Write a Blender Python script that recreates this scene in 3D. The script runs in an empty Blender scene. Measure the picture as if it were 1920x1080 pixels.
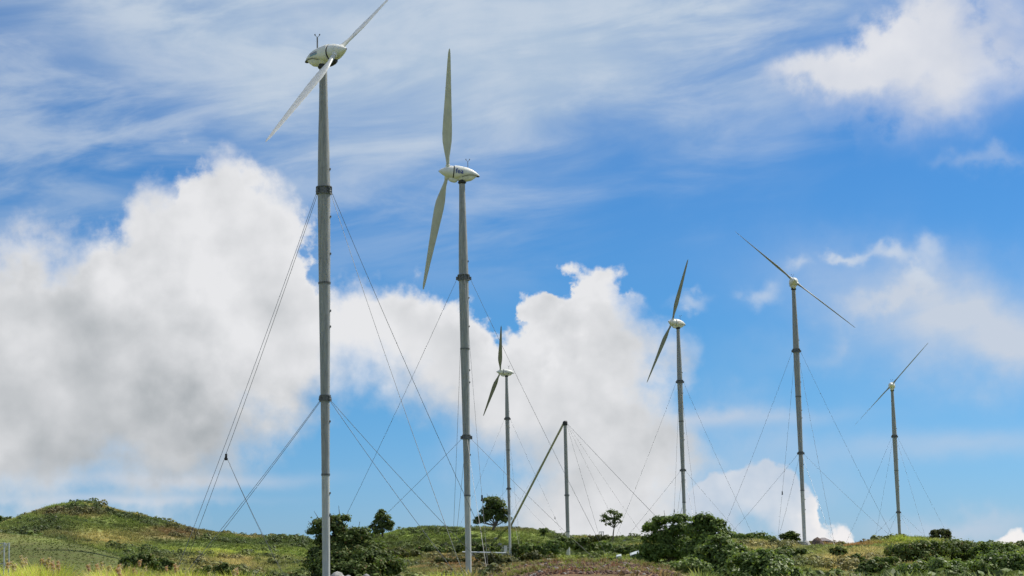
import bpy, math, random
import numpy as np
from mathutils import Matrix, Vector

R = math.radians
rng = np.random.default_rng(11)
random.seed(11)
SC = bpy.context.scene
COL = SC.collection

# ------------------------------------------------------------------ camera
F_PX = 3500.0                                   # focal length in pixels of a 1920 wide picture
CAM_Z = 1.7
PITCH, ROLL = R(8.6), R(-1.2)
cam_d = bpy.data.cameras.new('camera'); cam = bpy.data.objects.new('camera', cam_d); COL.objects.link(cam)
cam_d.sensor_width = 36.0; cam_d.lens = F_PX / 1920 * 36.0
cam_d.clip_start = 0.5; cam_d.clip_end = 20000
CM = Matrix.Rotation(math.pi/2 + PITCH, 4, 'X') @ Matrix.Rotation(ROLL, 4, 'Z')
cam.matrix_world = Matrix.Translation((0, 0, CAM_Z)) @ CM
SC.camera = cam
M3 = np.array([[CM[i][j] for j in range(3)] for i in range(3)])
C0 = np.array([0, 0, CAM_Z])

def proj(p):
    q = (np.asarray(p, float) - C0) @ M3
    d = -q[..., 2]
    d = np.where(d < 1e-3, 1e-3, d)
    return 960 + F_PX*q[..., 0]/d, 540 - F_PX*q[..., 1]/d

def ray(x, y):
    v = M3 @ np.array([(x-960)/F_PX, -(y-540)/F_PX, -1.0])
    return v

def at_depth(x, y, depth):                      # world point seen at x, y at that distance along the view
    return C0 + ray(x, y)*depth

def at_range(x, y, r):                          # same, at a horizontal distance
    v = ray(x, y)
    return C0 + v*(r/math.hypot(v[0], v[1]))

def azel(x, y):
    v = ray(x, y); v = v/np.linalg.norm(v)
    return math.degrees(math.atan2(v[0], v[1])), math.degrees(math.asin(v[2]))

# ------------------------------------------------------------------ sun, exposure
SUN_AZ, SUN_EL = R(60), R(50)                   # clockwise from the view direction (+Y)
sd = Vector((math.sin(SUN_AZ)*math.cos(SUN_EL), math.cos(SUN_AZ)*math.cos(SUN_EL), math.sin(SUN_EL)))
sl = bpy.data.lights.new('sun', 'SUN'); so = bpy.data.objects.new('sun', sl); COL.objects.link(so)
sl.energy = 5.0; sl.angle = R(0.5); sl.color = (1.0, 0.95, 0.86)
so.rotation_euler = sd.to_track_quat('Z', 'Y').to_euler(); so.location = (60, 40, 120)
SC.view_settings.view_transform = 'Standard'; SC.view_settings.look = 'None'
SC.view_settings.gamma = 1; SC.view_settings.exposure = 0; SC.view_settings.use_curve_mapping = False
SC.render.engine = 'CYCLES'
SC.cycles.max_bounces = 5; SC.cycles.diffuse_bounces = 2; SC.cycles.transmission_bounces = 3
SC.cycles.glossy_bounces = 2; SC.cycles.transparent_max_bounces = 6
SC.cycles.use_denoising = True
SC.cycles.use_adaptive_sampling = True; SC.cycles.adaptive_threshold = .02; SC.cycles.adaptive_min_samples = 6
SC.render.filter_size = 1.3 if hasattr(SC.render, 'filter_size') else 1.5

# ------------------------------------------------------------------ node expressions
class X:
    """a float socket with arithmetic, so that the sky reads as formulas"""
    nt = None
    def __init__(s, sock): s.s = sock
    @staticmethod
    def m(op, *a, clamp=False):
        n = X.nt.nodes.new('ShaderNodeMath'); n.operation = op; n.use_clamp = clamp
        for i, v in enumerate(a):
            if isinstance(v, X): X.nt.links.new(v.s, n.inputs[i])
            else: n.inputs[i].default_value = float(v)
        return X(n.outputs[0])
    def __add__(s, o): return X.m('ADD', s, o)
    __radd__ = __add__
    def __sub__(s, o): return X.m('SUBTRACT', s, o)
    def __rsub__(s, o): return X.m('SUBTRACT', o, s)
    def __mul__(s, o): return X.m('MULTIPLY', s, o)
    __rmul__ = __mul__
    def __truediv__(s, o): return X.m('DIVIDE', s, o)

def sstep(x, a, b):                             # smooth 0..1 while x runs from a to b
    n = X.nt.nodes.new('ShaderNodeMapRange'); n.interpolation_type = 'SMOOTHSTEP'
    X.nt.links.new(x.s, n.inputs[0])
    n.inputs[1].default_value = a; n.inputs[2].default_value = b
    return X(n.outputs[0])

def vec(x, y, z):
    n = X.nt.nodes.new('ShaderNodeCombineXYZ')
    for i, v in enumerate((x, y, z)):
        if isinstance(v, X): X.nt.links.new(v.s, n.inputs[i])
        else: n.inputs[i].default_value = v
    return n.outputs[0]

def noise(v, scale, detail=5, rough=.55, dist=0, lac=2.0, ty='FBM'):
    n = X.nt.nodes.new('ShaderNodeTexNoise'); n.noise_dimensions = '3D'
    X.nt.links.new(v, n.inputs['Vector'])
    n.inputs['Scale'].default_value = scale; n.inputs['Detail'].default_value = detail
    n.inputs['Roughness'].default_value = rough; n.inputs['Distortion'].default_value = dist
    n.inputs['Lacunarity'].default_value = lac
    return X(n.outputs[0])

def voro(v, scale, detail=2, rough=.5):
    n = X.nt.nodes.new('ShaderNodeTexVoronoi'); n.feature = 'F1'
    X.nt.links.new(v, n.inputs['Vector'])
    n.inputs['Scale'].default_value = scale
    n.inputs['Detail'].default_value = detail; n.inputs['Roughness'].default_value = rough
    n.normalize = True
    return X(n.outputs['Distance'])

def mixc(f, a, b):
    n = X.nt.nodes.new('ShaderNodeMix'); n.data_type = 'RGBA'
    for i, v in ((0, f), (6, a), (7, b)):
        if isinstance(v, X): X.nt.links.new(v.s, n.inputs[i])
        elif hasattr(v, 'is_output'): X.nt.links.new(v, n.inputs[i])
        elif i == 0: n.inputs[0].default_value = v
        else: n.inputs[i].default_value = (*v, 1)
    return n.outputs[2]

# ------------------------------------------------------------------ world: Nishita sky and procedural clouds
world = bpy.data.worlds.new('World'); SC.world = world; world.use_nodes = True
nt = world.node_tree; nt.nodes.clear(); X.nt = nt
out = nt.nodes.new('ShaderNodeOutputWorld'); bg = nt.nodes.new('ShaderNodeBackground')
nt.links.new(bg.outputs[0], out.inputs[0])
SKY = 0.10
bg.inputs[1].default_value = SKY
sky = nt.nodes.new('ShaderNodeTexSky'); sky.sky_type = 'NISHITA'; sky.sun_disc = False
sky.sun_elevation = SUN_EL; sky.sun_rotation = SUN_AZ; sky.altitude = 300
sky.air_density = 1.0; sky.dust_density = 0.3; sky.ozone_density = 2.2
tc = nt.nodes.new('ShaderNodeTexCoord'); sp = nt.nodes.new('ShaderNodeSeparateXYZ')
D = tc.outputs['Generated']; nt.links.new(D, sp.inputs[0])
DX, DY, DZ = (X(sp.outputs[i]) for i in range(3))
az = X.m('ARCTAN2', DX, DY)*57.29578
el = X.m('ARCSINE', DZ)*57.29578
A0, A1, E0, E1 = -21.0, 21.0, -3.0, 24.0

def curve(x, pts, default_gap=None):            # height in degrees as a function of azimuth, from a few sighted points
    n = nt.nodes.new('ShaderNodeFloatCurve'); nt.links.new(((x - A0)/(A1 - A0)).s, n.inputs['Value'])
    cv = n.mapping.curves[0]
    P = sorted((((a - A0)/(A1-A0), (e - E0)/(E1-E0)) for a, e in (azel(*p) for p in pts)))
    while len(cv.points) < len(P): cv.points.new(.5, .5)
    for q, (a, e) in zip(cv.points, P): q.location = (min(max(a, 0), 1), min(max(e, 0), 1)); q.handle_type = 'AUTO_CLAMPED'
    n.mapping.update()
    return X(n.outputs[0])*(E1-E0) + E0

PXD = 61.1                                      # pixels (of 1920) per degree
def blob(cx, cy, rx, ry, a=None, e=None, slope=0.0):
    ca, ce = azel(cx, cy)
    a = az if a is None else a; e = el if e is None else e
    u = (a - ca)*(PXD/rx)
    w = (e - ce)
    if slope: w = w - (a - ca)*slope
    w = w*(PXD/ry)
    return X.m('EXPONENT', (u*u + w*w)*-1.0)

# turbulent offsets used by every cloud
n_big = noise(D, 9, 2, .5); n_a = noise(D, 24, 7, .56); n_b = noise(vec(DX+3.1, DY-2.7, DZ+1.3), 24, 7, .56)
n_f = noise(D, 120, 4, .6); v_p = voro(D, 44, 1, .45); v_q = voro(D, 115, 1, .5)
wa = (n_a - .5)*5.4 + (n_f - .5)*.30
we = (n_b - .5)*4.8 + (.42 - v_p)*1.4 + (.42 - v_q)*.45 + (n_f - .5)*.2
az1 = az + wa; el1 = el + we
el_s = el + (n_b - .5)*.8
az2 = az + (n_a - .5)*2.4; el2 = el + (n_b - .5)*2.0 + (.42 - v_p)*1.5 + (.42 - v_q)*.5 + (n_f - .5)*.3

# thin veil, streaked, over the upper part
strk = noise(vec(az*.16 + el*.10, el*.62 - az*.10, 0.3), 1.0, 6, .56, .5)
strk2 = noise(vec(az*.05 + 4.0, el*.16, 2.3), 1.0, 3, .5, .3)
vl = curve(az + (n_big - .5)*5, [(-60, 150), (100, 230), (230, 330), (400, 400), (560, 520), (760, 520), (900, 500), (1000, 480), (1100, 450), (1230, 400), (1400, 340), (1500, 270), (1600, 200), (1700, 120), (1950, 100)])
veil = sstep(el + (strk - .5)*5.0 - vl, -1.8, 6.5)*sstep(strk*.55 + strk2*.45 + .13 - blob(180, 330, 330, 130)*.22 + blob(1000, 90, 520, 190)*.20 + blob(60, 60, 340, 120)*.10, .36, .80)
out_v = sstep(strk2 + strk*.4, .55, 1.0)*sstep(X.m('ABSOLUTE', az), 17.5, 26)
veil = X.m('MAXIMUM', veil*.9, out_v*.6, clamp=True)
veil = X.m('MAXIMUM', veil, sstep(strk, .30, .68)*.62*sstep(el, 7, 13)*(1 - sstep(az + (n_big - .5)*4, -1, 7)), clamp=True)
n_a2 = noise(vec(az*.35 - el*.12, el*.30 + az*.05, 1.7), 1.0, 6, .55, .8)
za = az + (n_a - .5)*2.6; ze = el + (n_b - .5)*2.6
st = (blob(1790, 585, 260, 90, za, ze, -.25)*.85 + blob(1900, 660, 200, 70, za, ze)*.6 + blob(1650, 560, 110, 34, az1, el1, .35)*.35
      + blob(1370, 785, 190, 14, az2, el_s)*.5 + blob(1500, 650, 160, 40, az2, el2)*.12 + blob(1820, 830, 230, 22, az2, el_s)*.45
      + blob(1880, 292, 80, 15, az1, el2)*.35 + blob(330, 903, 210, 13, az2, el_s)*.8 + blob(210, 940, 210, 8, az2, el_s)*.6
      + blob(1790, 985, 130, 34, az2, el2)*.6 + blob(90, 1000, 200, 20)*.25 + blob(1100, 1000, 300, 70)*.25 + blob(940, 860, 110, 80, az1, el1)*.35 + blob(1350, 850, 240, 90, az1, el1)*.4)
st = st*(.50 + 1.0*strk)
# small ragged puffs
pf = (blob(1650, 458, 46, 22, az2, el2) + blob(1580, 462, 28, 12, az2, el2)*.7 + blob(1745, 452, 38, 30, az2, el2)*.6 + blob(1505, 492, 34, 18, az2, el2)*.55
      + blob(1436, 540, 36, 30, az2, el2)*.6 + blob(1700, 522, 44, 30, az1, el1)*.8 + blob(1308, 550, 40, 17, az2, el2)*.5 + blob(1300, 640, 24, 40, az2, el2)*.45)
puff = sstep(pf*(.25 + 1.5*n_a) , .06, .95)*.85
# soft wind-torn cloud high on the right
tr = (blob(1670, 80, 120, 62, za, ze, .38)*1.25 + blob(1570, 142, 85, 28, za, ze)*.9 + blob(1740, 120, 100, 85, za, ze)*.9 + blob(1880, 60, 100, 110, za, ze)*.75 + blob(1500, 150, 60, 20, za, ze)*.3 + blob(1740, 210, 190, 80, za, ze)*.4)
trp = sstep(tr*(.25 + 1.3*n_a2) - sstep(n_b, .52, .68)*.32, .02, 1.05)
# the big cumulus bank, left to centre
topA = curve(az1, [(-80, 440), (0, 432), (60, 420), (130, 425), (200, 395), (240, 345), (300, 318), (350, 335), (380, 285), (430, 258), (470, 280), (500, 320), (555, 345), (600, 420), (640, 505), (720, 498), (800, 525), (860, 540), (930, 560), (985, 590), (1010, 540), (1035, 560), (1062, 520), (1100, 492), (1165, 492), (1205, 525), (1250, 545), (1320, 600), (1400, 720), (1500, 1200), (1990, 1200)])
botA = curve(az1*.6 + az*.4, [(-80, 985), (150, 975), (330, 955), (440, 915), (520, 840), (580, 775), (680, 750), (780, 775), (850, 815), (900, 900), (960, 1010), (1040, 1130), (1990, 1130)])
dA = topA - el1; dB = el1 - botA
soft = 1 - sstep(az, -9.0, 0.0)*.72
aA = sstep(dA - soft*.15, 0, .35)*.0 + sstep(dA/soft, -.35, 1.35)*sstep(dB, -.6, 2.1)
edge_r = az + (n_big - .5)*3 + (n_a - .5)*7 + (n_f - .5)*.6 - (4.0 - el)*.08
aA = aA*(1 - sstep(edge_r, 3.4, 6.0))*(1 - (1 - sstep(az + (n_b - .5)*5, -1.6, 1.6))*(1 - sstep(el1, 2.2, 5.0))*sstep(az, -4.5, -2.0))
# crisp towering cloud low on the right of centre
topB = curve(az2, [(1200, 1160), (1265, 1010), (1290, 915), (1330, 875), (1375, 850), (1420, 850), (1455, 880), (1490, 903), (1525, 905), (1542, 935), (1555, 968), (1580, 975), (1600, 990), (1612, 1060), (1650, 1200), (1700, 1200), (1760, 1110), (1850, 1010), (1880, 994), (1915, 1004), (1990, 1020)])
dT = topB - el2
aB = sstep(dT, -.05, .20 )*(1 - blob(1425, 975, 38, 28, az2, el2)*.9)
aB = aB*(.78 + .22*sstep(az2, 8.0, 9.3))
# light within the clouds: lit from the upper right, thick bases grey
DL = vec(DX + .010, DY + .001, DZ + .014)
rel = (n_a - noise(DL, 24, 3, .5))*.9 + (.42 - v_p)*.30
grey = (blob(180, 690, 340, 160, az, el1)*.7 + blob(330, 800, 330, 80, az1, el1)*.8 + blob(100, 530, 190, 60, az1, el1)*.30 + blob(30, 850, 200, 60, az1, el1)*.5
        + blob(330, 880, 250, 30, az1, el1)*.3 - blob(40, 790, 150, 60, az1, el1)*.35 - blob(640, 650, 160, 60, az1, el1)*.3 + blob(1060, 880, 240, 150, az1, el1)*.45 + blob(1080, 680, 160, 110, az1, el1)*.26 + blob(880, 640, 110, 70, az1, el1)*.25)
lum = X.m('ADD', .86 - grey*.54 + rel*1.15 + (1 - sstep(dA, 0, 1.8))*((.42 - v_q)*.55 + .10) + (n_big - .5)*.4 + (n_b - .5)*.28, 0, clamp=True)
colA = mixc(lum, (3.9, 4.2, 4.45), (8.0, 8.05, 8.25))
lumB = X.m('ADD', .88 + rel*.5 + (.42 - v_p)*.5 + (.42 - v_q)*.45 - (1 - sstep(az2, 8.0, 9.5))*.55 - sstep(dT, .3, 2.5)*.15, 0, clamp=True)
colB = mixc(lumB, (4.3, 5.2, 6.5), (9.0, 8.75, 8.7))
# put together over a slightly deepened sky
hs = nt.nodes.new('ShaderNodeHueSaturation'); hs.inputs['Saturation'].default_value = 1.0; hs.inputs['Value'].default_value = 1.0
nt.links.new(sky.outputs[0], hs.inputs['Color'])
tint = nt.nodes.new('ShaderNodeMix'); tint.data_type = 'RGBA'; tint.blend_type = 'MULTIPLY'; tint.inputs[0].default_value = 1
nt.links.new(hs.outputs[0], tint.inputs[6]); nt.links.new(mixc(sstep(el, -1.0, 7.0), (0.43, 0.69, 1.22), (0.28, 0.655, 1.03)), tint.inputs[7])
c = tint.outputs[2]
c = mixc(veil, c, mixc(sstep(strk + (n_a - .5)*.5, .38, .66), (4.7, 5.8, 7.1), (5.9, 6.7, 7.6)))
c = mixc(X.m('ADD', st, 0, clamp=True), c, (5.6, 6.3, 7.4))
c = mixc(puff, c, (6.2, 6.9, 7.9))
c = mixc(trp*.92, c, mixc(X.m('ADD', .70 + rel*.8 + blob(1640, 80, 90, 50)*.2, 0, clamp=True), (4.6, 5.2, 6.4), (8.2, 8.2, 8.4)))
c = mixc(aA, c, colA)
c = mixc(aB, c, colB)
# behind and beside the camera: scattered fair-weather cloud of the same kind
oc = sstep(noise(D, 4.5, 7, .55) + (v_p - .5)*-.15, .50, .60)*sstep(DZ, -.02, .08)*(1 - sstep(DZ, .35, .75)*.6)*sstep(X.m('ABSOLUTE', az), 20, 27)
c = mixc(oc*.85, c, (6.6, 6.7, 6.9))
nt.links.new(c, bg.inputs[0])
world.cycles.sampling_method = 'MANUAL'; world.cycles.sample_map_resolution = 512

# ------------------------------------------------------------------ mesh helpers
def tag(o, label=None, cat=None, group=None, kind=None):
    if label: o['label'] = label
    if cat: o['category'] = cat
    if group: o['group'] = group
    if kind: o['kind'] = kind
    return o

def empty(name, loc, rz=0.0):
    o = bpy.data.objects.new(name, None); COL.objects.link(o); o.location = loc; o.rotation_euler = (0, 0, rz)
    o.empty_display_size = .5
    return o

def mesh_obj(name, V, Fc, mat, parent=None, smooth=False, data=None, sharp=None):
    me = data
    if me is None:
        me = bpy.data.meshes.new(name); me.from_pydata([tuple(map(float, v)) for v in V], [], [tuple(f) for f in Fc]); me.materials.append(mat)
        if smooth: me.shade_smooth()
    o = bpy.data.objects.new(name, me); COL.objects.link(o)
    if parent: o.parent = parent
    return o

class MB:
    """collects boxes, tubes, lathes, lofts into one mesh"""
    def __init__(s): s.V = []; s.F = []
    def add(s, V, Fc):
        n = len(s.V); s.V += [tuple(v) for v in V]; s.F += [tuple(i+n for i in f) for f in Fc]; return s
    def box(s, c, h, rot=None):
        V = [Vector((x*h[0], y*h[1], z*h[2])) for x in (-1, 1) for y in (-1, 1) for z in (-1, 1)]
        if rot is not None: V = [rot @ v for v in V]
        V = [v + Vector(c) for v in V]
        return s.add(V, [(0, 1, 3, 2), (4, 6, 7, 5), (0, 4, 5, 1), (2, 3, 7, 6), (0, 2, 6, 4), (1, 5, 7, 3)])
    def tube(s, pts, rad, n=8, cap=True):
        pts = [Vector(p) for p in pts]
        if not hasattr(rad, '__len__'): rad = [rad]*len(pts)
        V = []; Fc = []
        up = None
        for i, p in enumerate(pts):
            t = (pts[min(i+1, len(pts)-1)] - pts[max(i-1, 0)]).normalized()
            if up is None:
                up = Vector((0, 0, 1)) if abs(t.z) < .9 else Vector((1, 0, 0))
            a = t.cross(up).normalized(); b = a.cross(t).normalized(); up = b
            for k in range(n):
                w = 2*math.pi*k/n; V.append(p + (a*math.cos(w) + b*math.sin(w))*rad[i])
        for i in range(len(pts)-1):
            for k in range(n):
                k2 = (k+1) % n
                Fc.append((i*n+k, i*n+k2, (i+1)*n+k2, (i+1)*n+k))
        if cap: Fc.append(tuple(range(n-1, -1, -1))); Fc.append(tuple((len(pts)-1)*n+k for k in range(n)))
        return s.add(V, Fc)
    def lathe(s, prof, n=24, c=(0, 0, 0), cap=True):
        V = []; Fc = []
        for z, r in prof:
            for k in range(n):
                w = 2*math.pi*k/n; V.append((c[0]+r*math.cos(w), c[1]+r*math.sin(w), c[2]+z))
        m = len(prof)
        for i in range(m-1):
            for k in range(n):
                k2 = (k+1) % n; Fc.append((i*n+k, i*n+k2, (i+1)*n+k2, (i+1)*n+k))
        if cap: Fc.append(tuple(range(n-1, -1, -1))); Fc.append(tuple((m-1)*n+k for k in range(n)))
        return s.add(V, Fc)
    def loft(s, rings, cap=True, xf=None):
        n = len(rings[0]); V = [v for r in rings for v in r]
        if xf: V = [xf(v) for v in V]
        Fc = []
        for i in range(len(rings)-1):
            for k in range(n):
                k2 = (k+1) % n; Fc.append((i*n+k, i*n+k2, (i+1)*n+k2, (i+1)*n+k))
        if cap: Fc.append(tuple(range(n-1, -1, -1))); Fc.append(tuple((len(rings)-1)*n+k for k in range(n)))
        return s.add(V, Fc)
    def build(s, name, mat, parent=None, smooth=False):
        o = mesh_obj(name, s.V, s.F, mat, parent)
        if smooth:
            o.data.shade_smooth()
            try: o.data.set_sharp_from_angle(angle=R(38))
            except Exception: pass
        return o

# ------------------------------------------------------------------ materials
def new_mat(name):
    m = bpy.data.materials.new(name); m.use_nodes = True
    m.node_tree.nodes.clear(); X.nt = m.node_tree
    o = m.node_tree.nodes.new('ShaderNodeOutputMaterial')
    return m, m.node_tree, o

def bsdf(nt, col, rough=.6, metal=0, bump=None, spec=.5):
    b = nt.nodes.new('ShaderNodeBsdfPrincipled')
    if hasattr(col, 'is_output'): nt.links.new(col, b.inputs['Base Color'])
    else: b.inputs['Base Color'].default_value = (*col, 1)
    if isinstance(rough, X): nt.links.new(rough.s, b.inputs['Roughness'])
    else: b.inputs['Roughness'].default_value = rough
    b.inputs['Metallic'].default_value = metal
    b.inputs['Specular IOR Level'].default_value = spec
    if bump is not None:
        bn = nt.nodes.new('ShaderNodeBump'); bn.inputs['Strength'].default_value = bump[1]; bn.inputs['Distance'].default_value = bump[2]
        nt.links.new(bump[0].s, bn.inputs['Height']); nt.links.new(bn.outputs[0], b.inputs['Normal'])
    return b

def obj_coord(nt, k=(1, 1, 1)):
    t = nt.nodes.new('ShaderNodeTexCoord'); mp = nt.nodes.new('ShaderNodeMapping'); mp.inputs['Scale'].default_value = k
    nt.links.new(t.outputs['Object'], mp.inputs[0]); return mp.outputs[0]

def worn_mat(name, c1, c2, c3, k=(3, 3, .25), rough=.55, metal=0, spec=.4, grime=.4):
    m, nt, o = new_mat(name)
    v = obj_coord(nt, k); v1 = obj_coord(nt, (1.3, 1.3, 1.3))
    a = noise(v, 1.6, 7, .62); b = noise(v1, 1.1, 5, .6); f = noise(v1, 14, 4, .6)
    col = mixc(sstep(a, .34, .66), c1, c2)
    col = mixc(sstep(b + (f-.5)*.5, .54, .74)*grime, col, c3)
    p = bsdf(nt, col, sstep(a, 0, 1)*.25 + (rough - .12), metal, (f, .15, .01), spec)
    nt.links.new(p.outputs[0], o.inputs[0]); return m

M_tower = worn_mat('galvanised_tower', (.23, .237, .235), (.33, .336, .333), (.14, .14, .135), rough=.48, metal=.0)
M_tower_pale = worn_mat('weathered_sunlit_length', (.42, .425, .41), (.54, .54, .52), (.30, .30, .28), rough=.48)  # lowest tower length: pale weathering plus direct sun put into its colour
M_white = worn_mat('weathered_white_fibreglass', (.66, .66, .61), (.76, .755, .71), (.45, .44, .38), k=(1.2, 1.2, .6), rough=.42, grime=.35)
M_blade = worn_mat('blade_gelcoat', (.50, .505, .485), (.58, .585, .56), (.32, .32, .29), k=(1.5, 1.5, .2), rough=.38, grime=.35)
M_blade_far = worn_mat('shaded_far_blade', (.22, .23, .225), (.29, .30, .29), (.15, .15, .14), k=(1.5, 1.5, .2), rough=.5, grime=.35)  # darker copy for distant turbines: silhouette shade put into the blade colour
M_collar = worn_mat('dark_bracket_steel', (.11, .115, .12), (.19, .195, .20), (.09, .06, .045), k=(4, 4, 4), rough=.55, metal=.3)
M_dark = worn_mat('black_rubber_seam', (.02, .02, .022), (.035, .035, .037), (.05, .045, .04), k=(4, 4, 4), rough=.6)
M_wire = worn_mat('steel_cable', (.13, .135, .14), (.20, .205, .21), (.10, .08, .06), k=(3, 3, 3), rough=.5, metal=.5)
M_galv = worn_mat('galvanised_lattice', (.42, .43, .44), (.55, .56, .57), (.30, .26, .22), k=(3, 3, 2), rough=.45, metal=.4)
M_blue = worn_mat('blue_lettering', (.045, .075, .26), (.06, .10, .33), (.2, .22, .35), k=(5, 5, 5), grime=.25)
M_lblue = worn_mat('light_blue_decal', (.10, .27, .42), (.15, .35, .50), (.35, .42, .45), k=(5, 5, 5), grime=.3)
M_pink = worn_mat('faded_decal', (.55, .42, .33), (.62, .50, .40), (.6, .58, .5), k=(5, 5, 5), grime=.4)
M_lilac = worn_mat('faded_lilac_decal', (.42, .36, .46), (.5, .45, .52), (.6, .58, .55), k=(5, 5, 5), grime=.4)
M_conc = worn_mat('concrete', (.36, .35, .32), (.46, .44, .41), (.24, .21, .18), k=(2, 2, 2), rough=.85, spec=.2)
M_sheet = worn_mat('pale_tarpaulin', (.58, .64, .63), (.70, .74, .73), (.42, .42, .38), k=(2, 2, 2), rough=.5)
M_rock = worn_mat('pale_rock', (.30, .29, .27), (.42, .41, .38), (.2, .17, .14), k=(2, 2, 2), rough=.9, spec=.2)
M_brownrock = worn_mat('brown_earth_rock', (.12, .085, .07), (.20, .15, .12), (.08, .06, .05), k=(2, 2, 2), rough=.95, spec=.1)
M_roof = worn_mat('grey_sheet_roof', (.20, .17, .17), (.27, .24, .24), (.14, .10, .09), k=(2, 2, 2), rough=.7)
M_bark = worn_mat('bark', (.10, .085, .07), (.17, .15, .125), (.06, .05, .04), k=(5, 5, 1), rough=.9, spec=.1)
M_barkpale = worn_mat('pale_bark', (.22, .20, .17), (.30, .28, .24), (.12, .10, .08), k=(5, 5, 1), rough=.9, spec=.1)

def leaf_mat(name, cols, transl=.35, rough=.42, spec=.5):
    """cols: darker, lighter, tip colour; each leaf takes its own mix from its 'leaf' value"""
    m, nt, o = new_mat(name)
    a = nt.nodes.new('ShaderNodeAttribute'); a.attribute_name = 'leaf'
    s = nt.nodes.new('ShaderNodeSeparateColor'); nt.links.new(a.outputs['Color'], s.inputs[0])
    col = mixc(X(s.outputs[0]), cols[0], cols[1])
    col = mixc(sstep(X(s.outputs[1]), .80, .97)*.8, col, cols[2])
    p = bsdf(nt, col, rough, 0, None, spec)
    t = nt.nodes.new('ShaderNodeBsdfTranslucent')
    n = nt.nodes.new('ShaderNodeMix'); n.data_type = 'RGBA'; n.blend_type = 'MULTIPLY'; n.inputs[0].default_value = 1
    nt.links.new(col, n.inputs[6]); n.inputs[7].default_value = (1.5, 1.6, .7, 1); nt.links.new(n.outputs[2], t.inputs[0])
    mx = nt.nodes.new('ShaderNodeMixShader'); mx.inputs[0].default_value = transl
    nt.links.new(p.outputs[0], mx.inputs[1]); nt.links.new(t.outputs[0], mx.inputs[2]); nt.links.new(mx.outputs[0], o.inputs[0])
    return m

L_dark = leaf_mat('dark_foliage', [(.066, .094, .028), (.15, .20, .055), (.25, .14, .07)], .3, .6, .2)
L_mid = leaf_mat('mid_foliage', [(.072, .112, .030), (.18, .245, .062), (.26, .25, .09)], .35, .6, .2)
L_bright = leaf_mat('bright_foliage', [(.075, .12, .030), (.22, .29, .08), (.40, .41, .18)], .38, .5, .35)
L_red = leaf_mat('reddish_foliage', [(.06, .07, .026), (.14, .15, .05), (.26, .12, .06)], .3, .6, .2)
L_plume = leaf_mat('reed_plume', [(.42, .33, .24), (.62, .53, .42), (.50, .32, .26)], .4, .8, .1)

def tint_mat(name, transl=.35, amp=.5):
    """grass: colour comes from the place the tuft stands on (its own species and dryness), plus blade variation"""
    m, nt, o = new_mat(name)
    a = nt.nodes.new('ShaderNodeAttribute'); a.attribute_type = 'INSTANCER'; a.attribute_name = 'tint'
    b = nt.nodes.new('ShaderNodeAttribute'); b.attribute_name = 'leaf'
    s = nt.nodes.new('ShaderNodeSeparateColor'); nt.links.new(b.outputs['Color'], s.inputs[0])
    k = X(s.outputs[0])*amp*2 + (1 - amp)
    n = nt.nodes.new('ShaderNodeVectorMath'); n.operation = 'SCALE'
    nt.links.new(a.outputs['Color'], n.inputs[0]); nt.links.new(k.s, n.inputs['Scale'])
    col = mixc(sstep(X(s.outputs[1]), .82, .95)*.45, n.outputs[0], (.30, .24, .12))
    p = bsdf(nt, col, .6, 0, None, .25)
    t = nt.nodes.new('ShaderNodeBsdfTranslucent'); nt.links.new(col, t.inputs[0])
    mx = nt.nodes.new('ShaderNodeMixShader'); mx.inputs[0].default_value = transl
    nt.links.new(p.outputs[0], mx.inputs[1]); nt.links.new(t.outputs[0], mx.inputs[2]); nt.links.new(mx.outputs[0], o.inputs[0])
    return m
M_grass = tint_mat('grass_blades', .4); M_scrub = tint_mat('scrub_leaves', .25, .55)

# ------------------------------------------------------------------ numpy noise
_h = rng.random((257, 257)); _h[256] = _h[0]; _h[:, 256] = _h[:, 0]
def vnoise(x, y):
    xi = np.floor(x).astype(int); yi = np.floor(y).astype(int); fx = x-xi; fy = y-yi
    fx = fx*fx*(3-2*fx); fy = fy*fy*(3-2*fy); xi %= 256; yi %= 256
    return (_h[xi, yi]*(1-fx)+_h[xi+1, yi]*fx)*(1-fy)+(_h[xi, yi+1]*(1-fx)+_h[xi+1, yi+1]*fx)*fy
def fbm(x, y, s, o=4):
    v = 0; a = .5; t = 0
    for i in range(o): v = v+a*vnoise(x/s+17.3*i, y/s-9.1*i); t += a; a *= .5; s *= .5
    return v/t

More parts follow.
